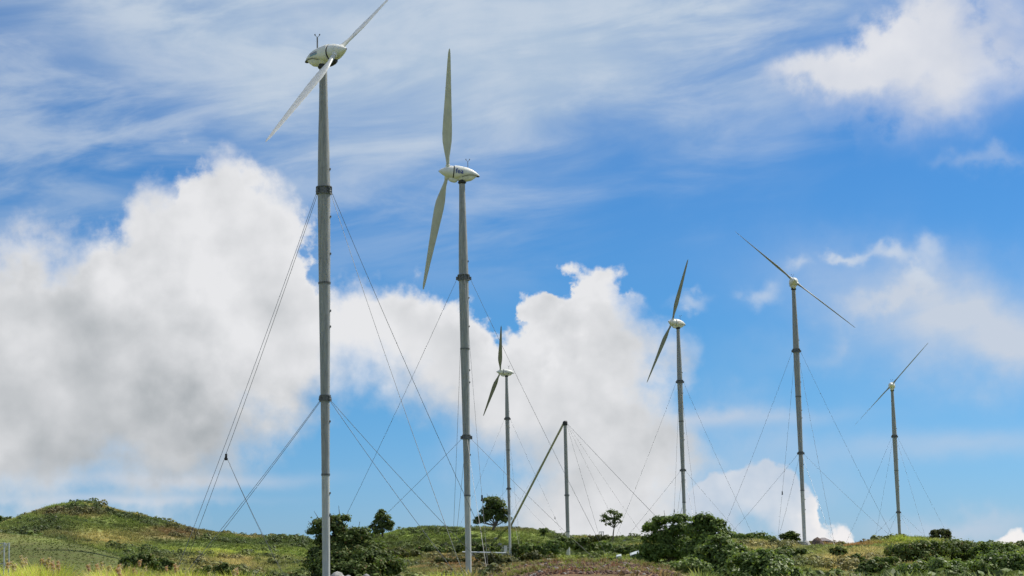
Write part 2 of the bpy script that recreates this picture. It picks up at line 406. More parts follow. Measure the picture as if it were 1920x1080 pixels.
# ------------------------------------------------------------------ terrain
RIDGES = [
 [(-500, 1165, 50), (2400, 1165, 50)],
 [(-500, 1130, 140), (850, 1122, 140), (900, 1092, 140), (960, 1070, 140), (1000, 1062, 140), (1040, 1056, 140), (1190, 1057, 140), (1250, 1067, 140), (1290, 1081, 140), (1350, 1115, 140), (2400, 1115, 140)],
 [(-500, 1118, 187), (1300, 1116, 187), (1500, 1104, 187), (2400, 1104, 187)],
 [(-500, 975, 235), (-200, 985, 235), (0, 1001, 235), (100, 1012, 235), (160, 1025, 235), (220, 1043, 235), (260, 1060, 235), (330, 1090, 240), (600, 1100, 250), (1200, 1096, 250), (1400, 1082, 255), (1500, 1076, 260), (1700, 1084, 260), (1920, 1086, 260), (2400, 1086, 260)],
 [(-500, 1060, 310), (0, 1060, 310), (200, 1074, 310), (350, 1080, 315), (600, 1080, 350), (900, 1070, 373), (1250, 1065, 373), (1380, 1050, 340), (1500, 1041, 335), (1700, 1046, 330), (1920, 1054, 330), (2400, 1060, 330)],
 [(-500, 1030, 410), (0, 1008, 410), (100, 1000, 410), (300, 1030, 410), (560, 1048, 420), (700, 1052, 520), (860, 1052, 530), (1250, 1046, 520), (1290, 1036, 450), (1370, 1016, 400), (1440, 1020, 400), (1507, 1025, 400), (1600, 1021, 400), (1650, 1015, 400), (1690, 1007, 400), (1740, 1012, 400), (1800, 1020, 400), (1860, 1028, 400), (1920, 1038, 400), (2400, 1055, 400)],
 [(-500, 1040, 490), (-60, 1002, 490), (0, 988, 490), (60, 965, 490), (100, 952, 490), (135, 947, 490), (180, 953, 490), (230, 963, 490), (300, 978, 490), (360, 993, 490), (430, 1005, 490), (500, 1012, 490), (580, 1016, 490), (625, 1018, 500), (660, 1046, 560), (900, 1040, 567), (1100, 1045, 567), (1300, 1040, 540), (1400, 1085, 500), (2400, 1090, 500)],
 [(-500, 1060, 620), (560, 1040, 620), (600, 1024, 615), (640, 1013, 610), (700, 1007, 610), (730, 1000, 610), (760, 994, 610), (800, 991, 610), (900, 992, 610), (960, 993, 610), (1000, 996, 610), (1030, 1003, 610), (1060, 1009, 610), (1100, 1011, 610), (1400, 1012, 610), (1460, 1032, 610), (1520, 1060, 610), (2400, 1095, 620)],
]
_K = []
for L in RIDGES:
    P = [at_range(*p) for p in L]
    a = np.array([math.atan2(p[0], p[1]) for p in P])
    _K.append((a, np.array([p[2] for p in L], float), np.array([p[2] for p in P])))

def height(x, y, detail=True):
    x = np.asarray(x, float); y = np.asarray(y, float)
    a = np.arctan2(x, y); r = np.hypot(x, y)
    rs = [np.zeros_like(a), np.full_like(a, 14.)]; zs = [np.zeros_like(a), np.full_like(a, -.3)]
    for ka, kr, kz in _K: rs.append(np.interp(a, ka, kr)); zs.append(np.interp(a, ka, kz))
    for rr, zz in ((900, -22), (2500, -55), (12000, -60)): rs.append(np.full_like(a, rr)); zs.append(np.full_like(a, zz))
    rs = np.stack(rs); zs = np.stack(zs)
    back = np.clip((np.abs(a) - R(50))/R(40), 0, 1)
    zs = zs*(1-back) + np.minimum(zs, -2.0)*back
    h = np.diff(rs, axis=0); dl = np.diff(zs, axis=0)/h
    m = np.zeros_like(zs)
    pos = dl[1:]*dl[:-1] > 0
    w1 = 2*h[1:]+h[:-1]; w2 = h[1:]+2*h[:-1]
    with np.errstate(all='ignore'):
        hm = (w1+w2)/(w1/dl[:-1]+w2/dl[1:])
    m[1:-1] = np.where(pos, hm, 0)
    i = np.clip((r[None] >= rs).sum(0)-1, 0, rs.shape[0]-2)[None]
    g = lambda A: np.take_along_axis(A, i, 0)[0]
    r0, z0, m0, hh = g(rs), g(zs), g(m), g(h); z1 = np.take_along_axis(zs, i+1, 0)[0]; m1 = np.take_along_axis(m, i+1, 0)[0]
    t = np.clip((r-r0)/hh, 0, 1)
    z = z0*(2*t**3-3*t**2+1)+m0*hh*(t**3-2*t**2+t)+z1*(-2*t**3+3*t**2)+m1*hh*(t**3-t**2)
    if detail:
        k = np.clip((r-30)/420, 0, 1)**.9
        z = z + k*((fbm(x, y, 26, 3)-.5)*2.0 + (fbm(x+50, y, 8, 3)-.5)*1.5)
    return z
def ground(x, y): return float(height(np.array([x]), np.array([y]))[0])

# natural colours of the cover at a place, sighted from the photograph and spread over the land
C_green = np.array([.115, .155, .042]); C_olive = np.array([.110, .135, .040]); C_tan = np.array([.34, .27, .13]); C_dark = np.array([.050, .072, .026])
C_yel = np.array([.30, .36, .06]); C_brown = np.array([.13, .090, .050]); C_red = np.array([.125, .068, .044]); C_deep = np.array([.062, .076, .026]); C_rust = np.array([.22, .12, .055])
PATCH = [  # x, y, rx, ry, rmin, rmax, colour, weight
 (100, 1050, 320, 60, 120, 250, C_deep, .9), (60, 1012, 120, 8, 190, 250, C_olive, .7),
 (90, 998, 70, 20, 330, 520, C_dark, 1.0), (130, 962, 75, 7, 330, 520, C_brown, .95), (330, 1000, 90, 12, 330, 520, C_brown, .8), (470, 1022, 130, 10, 330, 520, C_dark, .7),
 (190, 990, 70, 18, 330, 520, C_olive, .5), (200, 1010, 120, 16, 330, 520, C_tan, .45), (330, 1030, 120, 14, 300, 520, C_green, .5), (400, 1062, 130, 22, 150, 420, C_tan, .42), (440, 1035, 120, 10, 300, 450, C_yel, .35),
 (110, 1015, 40, 10, 300, 460, C_dark, .8),
 (860, 1005, 170, 14, 560, 640, C_green*1.1, .9), (960, 992, 60, 5, 560, 640, C_brown, .5),
 (880, 1029, 150, 8, 540, 620, C_dark*.4, 1.0), (1000, 1030, 60, 14, 500, 640, C_dark, .8), (1080, 1020, 80, 10, 500, 640, C_olive, .7),
 (1350, 1008, 120, 4, 560, 640, C_red, .9), (1330, 1016, 120, 8, 520, 640, C_olive*1.2, .7),
 (900, 1065, 120, 26, 140, 560, C_brown*1.2, .8), (850, 1055, 60, 10, 300, 560, C_rust, .6), (1120, 1050, 110, 12, 300, 560, C_yel*.7, .7),
 (1110, 1074, 210, 26, 85, 158, C_red, 1.0), (1275, 1075, 50, 8, 95, 160, C_tan*.8, .8),
 (1440, 1028, 70, 9, 300, 460, C_tan, .75), (1600, 1022, 90, 5, 360, 460, C_rust, .8), (1590, 1055, 90, 26, 150, 350, C_tan, .8), (1520, 1040, 60, 12, 250, 400, C_green, .5),
 (1490, 1070, 60, 18, 150, 300, C_green, .6), (1700, 1016, 70, 8, 330, 450, C_yel*.6, .7), (1850, 1035, 70, 10, 280, 450, C_olive, .5), (1730, 1065, 60, 16, 150, 300, C_tan, .5)]
def tint(x, y, z):
    px, py = proj(np.stack([x, y, z], -1)); r = np.hypot(x, y)
    n1 = fbm(x, y, 22, 4)[:, None]; n2 = fbm(x+200, y-90, 11, 4)[:, None]; n3 = fbm(x-300, y+40, 3.0, 2)[:, None]
    sm = lambda t, a, b: np.clip((t-a)/(b-a), 0, 1)**2*(3-2*np.clip((t-a)/(b-a), 0, 1))
    c = C_green*(1-sm(n1, .42, .62)) + C_olive*sm(n1, .42, .62)
    c = c*(1-.65*sm(n2, .55, .72)) + C_tan*.65*sm(n2, .55, .72)
    c = c*(1-.75*sm(1-n2, .56, .70)) + C_dark*.75*sm(1-n2, .56, .70)
    for X0, Y0, rx, ry, r0, r1, cc, w in PATCH:
        g = np.exp(-(((px-X0)/rx)**2+((py-Y0)/ry)**2)**1.5)*((r > r0) & (r < r1))*w
        g = np.clip(g[:, None]*(1 + (n2-.5)*1.6 + (n3-.5)*1.2), 0, 1); c = c*(1-g)+cc*g
    return np.clip(c*np.array([1.72, 1.68, 1.4])*(.72+.56*n3)*(.8+.4*n1), .01, .75)

azs = np.concatenate([np.linspace(-180, -32, 75)[:-1], np.linspace(-32, -19, 40)[:-1], np.linspace(-19, 19, 561)[:-1], np.linspace(19, 32, 40)[:-1], np.linspace(32, 180, 75)[:-1]])
rr = np.concatenate([[1.0, 6, 14, 25, 40, 60], np.linspace(75, 160, 55), np.linspace(162, 650, 245), np.geomspace(670, 12000, 16)])
Aa, Rr = np.meshgrid(np.radians(azs), rr, indexing='ij')
gx = (Rr*np.sin(Aa)).ravel(); gy = (Rr*np.cos(Aa)).ravel(); gz = height(gx, gy)
na, nr = Aa.shape
I = np.arange(na*nr).reshape(na, nr); J = np.roll(I, -1, 0)
q = np.stack([I[:, :-1], I[:, 1:], J[:, 1:], J[:, :-1]], -1).reshape(-1, 4)
me = bpy.data.meshes.new('ground')
verts = np.stack([gx, gy, gz], -1)
verts = np.vstack([verts, [[0, 0, 0]]])
ctr = len(verts)-1
tri = [(int(I[k, 0]), int(J[k, 0]), ctr) for k in range(na)]
me.from_pydata(verts.tolist(), [], q.tolist() + tri)
ca = me.color_attributes.new('tint', 'FLOAT_COLOR', 'POINT')
tc_ = tint(verts[:, 0], verts[:, 1], verts[:, 2])
ca.data.foreach_set('color', np.hstack([tc_, np.ones((len(tc_), 1))]).ravel().astype(np.float32))
me.shade_smooth()
m, nt_, o_ = new_mat('hillside_ground')
at_ = nt_.nodes.new('ShaderNodeAttribute'); at_.attribute_name = 'tint'
ge = nt_.nodes.new('ShaderNodeNewGeometry')
f1 = noise(ge.outputs['Position'], .9, 6, .65); f2 = noise(ge.outputs['Position'], 5, 4, .6)
cc = mixc(sstep(f1, .45, .75)*.45, at_.outputs['Color'], (.15, .10, .06))
vm = nt_.nodes.new('ShaderNodeVectorMath'); vm.operation = 'SCALE'; nt_.links.new(cc, vm.inputs[0]); nt_.links.new((f2*.9 + .45).s, vm.inputs['Scale'])
p = bsdf(nt_, vm.outputs[0], .9, 0, (f1 + f2*.4, .9, .35), .15)
nt_.links.new(p.outputs[0], o_.inputs[0])
me.materials.append(m)
gob = bpy.data.objects.new('ground', me); COL.objects.link(gob); tag(gob, 'grassy rolling hillside with red earth patches', kind='structure')

# horizon of the land as seen from the path, to leave out cover nobody could see
gel = ((gz.reshape(na, nr) - CAM_Z)/Rr)
run = np.maximum.accumulate(gel, 1)
def visible(x, y, z, hh):
    a = np.degrees(np.arctan2(x, y)); r = np.hypot(x, y)
    ia = np.clip(np.searchsorted(azs, a), 0, na-1); ir = np.clip(np.searchsorted(rr, r*.985)-1, 0, nr-1)
    return (z+hh-CAM_Z)/r >= run[ia, ir]

# ------------------------------------------------------------------ turbines
def naca_ring(ch, th, tw, z, n=14):
    """blade section in the (tangential, axial) plane, chord ch, twisted by tw, at radius z"""
    P = []
    for k in range(n):
        w = 2*math.pi*k/n; cx = math.cos(w); sy = math.sin(w)
        u = (cx*.5 + .12)*ch; t = sy*.5*th*(1 - .45*(cx*-.5+.5)) if ch > th*1.4 else sy*.5*th
        if ch <= th*1.4: u = cx*.5*ch
        P.append((u*math.cos(tw)-t*math.sin(tw), u*math.sin(tw)+t*math.cos(tw), z))
    return P

def make_blade(parent, axis, bdir, cone, hub, Rr_, pitch, name='blade', hub_far=False):
    """axis: unit nose direction; bdir: unit radial direction"""
    a = Vector(axis); b = Vector(bdir)
    rad = (b*math.cos(cone) + a*math.sin(cone)).normalized(); t = a.cross(b).normalized(); ax = t.cross(rad)*-1
    S = [(.35, .46, .46, 0), (1.3, .46, .46, 0), (2.0, .58, .40, 10), (3.0, .92, .32, 13), (4.0, 1.22, .27, 12), (5.0, 1.29, .23, 10), (6.5, 1.19, .19, 8), (8.5, .99, .15, 5.5), (10.5, .80, .115, 3.5), (12.5, .62, .085, 2), (14.3, .45, .06, 1), (15.4, .32, .04, .5), (15.9, .16, .022, 0), (16.0, .03, .01, 0)]
    k = Rr_/16.0
    rings = [naca_ring(c_, th, R(pitch + tw), z*k) for z, c_, th, tw in S]
    hb = Vector(hub)
    xf = lambda v: hb + t*v[0] + ax*v[1] + rad*(v[2]) + a*(-.0012*v[2]**2*0)
    mb = MB().loft(rings, True, xf)
    return mb.build(name, M_blade_far if hub_far else M_blade, parent, True)

def frame_xf(origin, yaw, tilt):
    a = Vector((math.cos(yaw)*math.cos(tilt), math.sin(yaw)*math.cos(tilt), math.sin(tilt)))
    s = Vector((-math.sin(yaw), math.cos(yaw), 0)); u = a.cross(s)
    o = Vector(origin)
    return a, s, u, lambda v: o + a*v[0] + s*v[1] + u*v[2]

def section(x, hw, up, dn, n=20, sq=2.3):
    P = []
    for k in range(n):
        w = 2*math.pi*k/n; cx, sy = math.cos(w), math.sin(w)
        e = 2/sq
        px_ = math.copysign(abs(cx)**e, cx)*hw; pz = math.copysign(abs(sy)**e, sy)*(up if sy > 0 else dn)
        P.append((x, px_, pz))
    return P

def text_mesh(body, size, depth, mat, name, xf, parent, shear=0):
    cu = bpy.data.curves.new(name, 'FONT'); cu.body = body; cu.size = size; cu.extrude = depth; cu.offset = size*.018
    cu.resolution_u = 2; cu.shear = shear
    o = bpy.data.objects.new(name, cu); COL.objects.link(o)
    dg = bpy.context.evaluated_depsgraph_get(); me = bpy.data.meshes.new_from_object(o.evaluated_get(dg))
    bpy.data.objects.remove(o); bpy.data.curves.remove(cu)
    for v in me.vertices: v.co = xf(v.co)
    me.materials.clear(); me.materials.append(mat)
    ob = bpy.data.objects.new(name, me); COL.objects.link(ob); ob.parent = parent
    return ob

HUB = 55.0
def tower_profile(top):
    z = [-1.0, 0, 6, 14, 22, 22.3, 31, 40.6, 41.2, 46, 50, HUB-1.5]
    r = [.375, .375, .385, .41, .485, .49, .585, .645, .64, .57, .45, .375]
    P = [(a, b) for a, b in zip(z, r) if a < top] + [(top, float(np.interp(top, z, r)))]
    return P
def tower_r(h): return float(np.interp(h, [0, 6, 14, 22, 31, 40.6, 41.2, 46, 50, HUB], [.375, .385, .41, .485, .585, .645, .64, .57, .45, .375]))

def guy(parent, p0, p1, rad, sag, name='guy_wire'):
    p0 = Vector(p0); p1 = Vector(p1); n = 10
    pts = [p0.lerp(p1, i/n) - Vector((0, 0, 1))*sag*4*(i/n)*(1-i/n) for i in range(n+1)]
    return MB().tube(pts, rad, 5, False).build(name, M_wire, parent), pts

def collar(parent, h, big, rot):
    r = tower_r(h); w = .34 if big else .26; d = .17 if big else .10
    mb = MB()
    for zz in (h-w, h+w):
        mb.lathe([(zz-.05, r+.01), (zz-.05, r+d), (zz+.05, r+d), (zz+.05, r+.01)], 20, cap=False)
    mb.lathe([(h-w*.9, r+.03), (h+w*.9, r+.03)], 20, cap=False)
    for k in range(8):
        w_ = rot + k*math.pi/4; q = Matrix.Rotation(w_, 3, 'Z')
        mb.box(q @ Vector((r+d*.55, 0, h)), (d*.5, .035, w*.95), q)
    o = mb.build('guy_collar', M_collar, parent)
    for k in range(4):
        w_ = rot + k*math.pi/2; q = Matrix.Rotation(w_, 3, 'Z')
        MB().box(q @ Vector((r+d+.09, 0, h-w*.3)), (.12, .06, .22), q).tube([q @ Vector((r+d+.16, -.1, h-w*.6)), q @ Vector((r+d+.16, .1, h-w*.6))], .07, 8).build('wire_lug', M_collar, o)
    return o

def make_turbine(name_xy, s, yaw, phase, cone, tilt, Rb, rot, label, deco=None, pitch=80, wire_r=.03, rw=19.5, clamps=(), pairs=False, mast=True, at4=None):
    x, y = name_xy
    hp = at_depth(x, y, F_PX/s); bx, by, bz = hp[0], hp[1], hp[2]-HUB
    t = empty('wind_turbine', (bx, by, bz)); tag(t, label, 'wind turbine', 'two-bladed wind turbines on the hills')
    # tower in bolted lengths
    cuts = [-1.0, 12.2, 22.0, 31.4, 41.0, HUB-1.45]
    for i in range(5):
        a0, a1 = cuts[i], cuts[i+1]; n = 6
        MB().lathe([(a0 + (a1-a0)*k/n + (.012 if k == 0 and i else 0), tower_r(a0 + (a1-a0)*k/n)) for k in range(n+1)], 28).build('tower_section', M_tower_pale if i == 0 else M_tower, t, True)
    for h in (12.2, 31.4):
        r = tower_r(h); MB().lathe([(h-.10, r), (h-.10, r+.05), (h-.03, r+.05), (h-.03, r+.02), (h+.03, r+.02), (h+.03, r+.05), (h+.10, r+.05), (h+.10, r)], 28, cap=False).build('flange', M_collar, t)
    MB().lathe([(-1.0, 1.5), (.25, 1.5), (.30, 1.4), (.30, .2)], 20).build('foundation', M_conc, t)
    for h in (8.3, 10.4, 17.5, 27.0, 28.6, 34.4, 38.2, 43.1):         # little step brackets up one side
        q = Matrix.Rotation(R(-8), 3, 'Z'); r = tower_r(h)
        MB().box(q @ Vector((r+.04, 0, h)), (.07, .06, .07), q).box(q @ Vector((r+.04, 0, h-.1)), (.05, .09, .04), q).build('step_bracket', M_collar, t)
    # nacelle
    a, s_, u, xf = frame_xf((0, 0, HUB), yaw, tilt)
    MB().lathe([(HUB-1.45, .42), (HUB-1.3, .56), (HUB-1.18, .56), (HUB-1.15, .46), (HUB-.9, .46)], 24).build('yaw_bearing', M_dark, t, True)
    body = [(-2.42, .03, .03, .05, -.12), (-2.25, .20, .16, .10, -.10), (-1.9, .42, .36, .18, -.05), (-1.4, .64, .60, .24, 0), (-.8, .80, .80, .42, 0), (-.2, .89, .90, .66, 0), (.4, .94, .95, .86, 0), (.95, .95, .96, .94, 0), (1.06, .93, .94, .92, 0)]
    MB().loft([[(p_[0], p_[1], p_[2]+dz) for p_ in section(x_, hw, up, dn)] for x_, hw, up, dn, dz in body], True, xf).build('nacelle_cover', M_white, t, True)
    belly = [(-2.02, .20, .02, .10, -.10), (-1.8, .40, .05, .38, -.12), (-1.3, .58, .05, .72, -.18), (-.6, .66, .05, .88, -.22), (.1, .66, .05, .92, -.22), (.5, .56, .05, .86, -.20), (.7, .40, .02, .75, -.2)]
    MB().loft([[(p_[0], p_[1], p_[2]+dz) for p_ in section(x_, hw, up, dn)] for x_, hw, up, dn, dz in belly], True, xf).build('nacelle_belly', M_white, t, True)
    # dark seam between the hood and the belly
    sm = [xf((x_, sgn*(hw+.012), z_)) for sgn in (1, -1) for x_, hw, z_ in ((-2.38, .10, -.17), (-2.0, .39, -.20), (-1.5, .62, -.21), (-.9, .775, -.30), (-.4, .80, -.46), (0, .78, -.62))]
    for i in (0, 6): MB().tube(sm[i:i+6], .035, 6).build('seam', M_dark, t)
    MB().box(xf((-2.2, 0, -.24)), (.16, .16, .05), Matrix.Rotation(yaw, 3, 'Z')).build('tail_cap', M_dark, t)
    scoop = [(.55, .22, .1, .30, -.95), (.85, .34, .2, .50, -.88), (1.15, .36, .3, .52, -.84), (1.45, .33, .3, .42, -.86), (1.72, .22, .2, .22, -.90)]
    MB().loft([[(p_[0], p_[1], p_[2]+dz) for p_ in section(x_, hw, up, dn, 14)] for x_, hw, up, dn, dz in scoop], True, xf).build('brake_housing', M_dark if deco == 'band' else M_white, t, True)
    MB().loft([section(x_, hw, hw, hw, 24, 2) for x_, hw in ((1.06, .84), (1.08, .885), (1.19, .885), (1.21, .84))], True, xf).build('hub_gap', M_dark, t)
    spin = MB().loft([section(x_, hw, hw, hw, 24, 2) for x_, hw in ((1.19, .84), (1.23, .89), (1.6, .85), (2.0, .74), (2.4, .55), (2.75, .35), (2.97, .20), (3.08, .09), (3.1, .02))], True, xf).build('spinner', M_white, t, True)
    MB().loft([section(3.06, .10, .10, .10, 10, 2), section(3.13, .07, .07, .07, 10, 2)], True, xf).build('nose_cap', M_dark, spin)
    # rotor
    hub = xf((1.9, 0, 0)) 
    h = Vector((-math.sin(yaw), math.cos(yaw), 0)); vv = a.cross(h)
    b = h*math.cos(phase) + vv*math.sin(phase)
    for sg in (1, -1):
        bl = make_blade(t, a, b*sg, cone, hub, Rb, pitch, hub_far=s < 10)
        rd = (b*sg*math.cos(cone) + a*math.sin(cone)).normalized()
        MB().tube([hub + rd*.55, hub + rd*.98], .29, 16).build('blade_root_collar', M_white, bl, True)
    # weather mast
    if mast:
        m0 = xf((-.75, 0, .74)); L = .95 if deco != 'band' else 1.35
        wm = MB().tube([m0, m0 + Vector((0, 0, L))], .04 if deco != 'band' else .075, 8).build('weather_mast', M_collar, t)
        top = m0 + Vector((0, 0, L))
        for sg in (1, -1):
            e_ = top + s_*.0 + Vector((sg*.24, 0, .22))
            MB().tube([top, e_], .025, 6).box(e_ + Vector((0, 0, .07)), (.06, .06, .06)).build('anemometer', M_collar, wm)
    # lettering and faded patches on the side facing us
    side = -1 if s_.y > 0 else 1
    flank = lambda X0, Z0: [(.0)]
    def on_flank(px_, pz, off=.02):            # point on the hood's side skin
        hw = float(np.interp(px_, [-2.42, -1.9, -1.4, -.8, -.2, .4, 1.0], [.03, .42, .64, .80, .89, .94, .95])); up = float(np.interp(px_, [-2.42, -1.9, -1.4, -.8, -.2, .4, 1.0], [.03, .36, .60, .80, .90, .95, .96]))
        zz = min(abs(pz)/up, .98); wy = (1 - zz**2.3)**(1/2.3)*hw
        return xf((px_, side*(wy + off), pz))
    if deco == 'fea':
        dirx = 1 if (a.x*1) > 0 else -1        # reading direction left to right as seen from the camera
        x0 = .92 if dirx < 0 else -.8
        text_mesh('fea', .92, .012, M_blue, 'lettering', lambda v: on_flank(x0 + dirx*v.x*1.0, v.y*1.0 - .22, .02 + v.z), t)
    elif deco == 'band':
        mb = MB()
        for i in range(10):
            xa, xb = -1.25 + i*.12, -1.25 + (i+1)*.12
            z0a, z1a = -.02, .08
            V = [on_flank(xa, z0a), on_flank(xb, z0a), on_flank(xb, z1a), on_flank(xa, z1a)]
            mb.add(V, [(0, 1, 2, 3)])
        mb.build('decal_band', M_lblue, t)
        for i in range(7):
            xa = -1.22 + i*.165; mb = MB()
            for xo, zo, w_, hh in ((0, .12, .035, .22), (.06, .12, .06, .05), (.06, .29 if i % 2 else .22, .06, .05)):
                mb.add([on_flank(xa+xo, zo, .022), on_flank(xa+xo+w_, zo, .022), on_flank(xa+xo+w_, zo+hh, .022), on_flank(xa+xo, zo+hh, .022)], [(0, 1, 2, 3)])
            mb.build('decal_stroke', M_blue, t)
    elif deco in ('pink', 'lilac'):
        mb = MB(); x0 = .05
        for i in range(6):
            xa, xb = x0+i*.13, x0+(i+1)*.13; h0, h1 = (.22+.1*math.sin(i)), (.22+.1*math.sin(i+1))
            mb.add([on_flank(xa, .12-h0), on_flank(xb, .12-h1), on_flank(xb, .14+h1), on_flank(xa, .14+h0)], [(0, 1, 2, 3)])
        mb.build('decal_patch', M_pink if deco == 'pink' else M_lilac, t)
    # collars, guys and anchors
    for h_, big in ((HUB-14.1, True), (HUB-35.2, False)): collar(t, h_, big, rot)
    for k in range(4):
        w_ = rot + k*math.pi/2
        if at4: w_, rw = R(at4[k][0]), at4[k][1]
        cr = Vector((math.cos(w_), math.sin(w_), 0))
        gx_, gy_ = bx + cr.x*rw, by + cr.y*rw; gz_ = ground(gx_, gy_) - bz
        an = Vector((cr.x*rw, cr.y*rw, gz_ + .35))
        q = Matrix.Rotation(w_, 3, 'Z')
        blk = MB().box(an - Vector((0, 0, .5)), (.9, .6, .55), q).build('anchor_block', M_conc, t)
        MB().box(an - cr*.2 + Vector((0, 0, .15)), (.25, .05, .22), q).build('anchor_plate', M_collar, blk)
        for h_, dr in ((HUB-14.4, .30), (HUB-35.5, .22)):
            sd_ = Vector((-cr.y, cr.x, 0))
            offs = ((-.10, .0), (.28, .0)) if pairs else ((0, 0),)
            for oi, (of, _) in enumerate(offs):
                p0 = cr*(tower_r(h_)+dr) + Vector((0, 0, h_)) + sd_*of*.3; p1 = an + sd_*of*1.6 + cr*of
                w, pts = guy(t, p0, p1, wire_r, .55 if h_ > 30 else .3)
                if h_ > 30 and oi == 0 and k in clamps:
                    j = 8; pm = pts[j-1].lerp(pts[j], .2)
                    MB().box(pm, (.10, .10, .28)).tube([pm - Vector((0, 0, .45)), pm - Vector((0, 0, .25))], .16, 8).build('wire_clamp', M_dark, w)
    return t

TURB = []
TURB.append(make_turbine((606, 104), 18.3, 5.67, 3.899, .076, .046, 17.6, R(46.5), 'nearest and leftmost wind turbine, blue band on its nacelle, lower blade crossing its tower', 'band', 72, .024, 19, (), False, True, [(30, 20.6), (141.4, 22.1), (224.6, 18.5), (318, 19.4)]))
TURB.append(make_turbine((866, 325), 14.04, 3.263, 1.200, .094, .10, 16.4, R(8.5), 'tall wind turbine with blue fea lettering on its white nacelle, blades nearly upright', 'fea', 80, .022, 20, (3,)))
TURB.append(make_turbine((949.5, 698), 6.17, 3.4, .911, .157, .046, 16.3, R(10), 'small distant wind turbine rising beside the dark tree on the hilltop', 'lilac', 80, .022, 19, (0,)))
TURB.append(make_turbine((1271, 606), 7.8, 3.80, 1.104, .095, .057, 15.9, R(5), 'wind turbine with steeply slanted blades standing behind the large dark bush', 'pink', 80, .023, 19, (1,)))
TURB.append(make_turbine((1487.5, 531), 9.03, 4.654, 2.41, .10, .08, 16.0, R(9), 'wind turbine facing us, blades slanting down to the right, beside the small bushy tree', None, 86, .023, 19, (1,)))
TURB.append(make_turbine((1672.5, 724), 6.67, 4.454, .81, .09, .07, 15.6, R(15), 'rightmost and lowest wind turbine, blades rising to the right, tower foot hidden by the ridge', None, 80, .023, 21, ()))

# bare mast with its slanting prop and stays
T7D = F_PX/6.5
mt = at_depth(1059.5, 790, T7D); MH = 41.0
mast = empty('guyed_mast', (mt[0], mt[1], mt[2]-MH)); tag(mast, 'bare grey tower without a nacelle, held by a slanting tube and long stays', 'mast')
for a0, a1 in ((-1, 9.4), (9.4, 20.0), (20.0, 30.4), (30.4, MH-1.2)):
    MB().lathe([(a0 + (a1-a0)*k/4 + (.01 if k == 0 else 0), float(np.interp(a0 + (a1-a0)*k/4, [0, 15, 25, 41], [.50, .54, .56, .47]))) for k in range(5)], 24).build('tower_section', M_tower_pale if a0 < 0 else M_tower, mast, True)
MB().lathe([(MH-1.2, .50), (MH-1.1, .66), (MH-.2, .70), (MH, .55), (MH+.15, .3)], 20).build('head', M_dark, mast, True)
MB().box((.25, 0, MH-.1), (.35, .3, .22)).build('pulley_block', M_collar, mast)
MB().lathe([(19.6, .56), (19.6, .74), (20.0, .74), (20.0, .6)], 20, cap=False).build('guy_collar', M_collar, mast)
MB().lathe([(9.3, .52), (9.3, .60), (9.5, .60), (9.5, .52)], 20, cap=False).build('flange', M_collar, mast)
def loc7(x, y, d): p_ = at_depth(x, y, d); return Vector(p_ - np.array([mt[0], mt[1], mt[2]-MH]))
def foot(x, d):                                      # where the land is in that direction and at that distance
    p_ = at_range(x, 1000, d); return Vector((p_[0], p_[1], ground(p_[0], p_[1])))
f7 = foot(955, 617) - mast.location
MB().tube([Vector((-.35, 0, MH-.4)), f7], [.30, .36], 14).build('prop_tube', M_galv, mast, True)
MB().box(f7, (.9, .9, .5)).build('anchor_block', M_conc, mast)
for x_, d_, rr_ in ((1300, 520, .04), (1302, 516, .04), (1136, 545, .03), (1170, 600, .022), (930, 590, .022), (1215, 590, .022)):
    g_ = foot(x_, d_) - mast.location
    guy(mast, (.3, 0, MH-.3), g_, rr_, .3)
    MB().box(g_, (.5, .5, .3)).build('anchor_block', M_conc, mast)

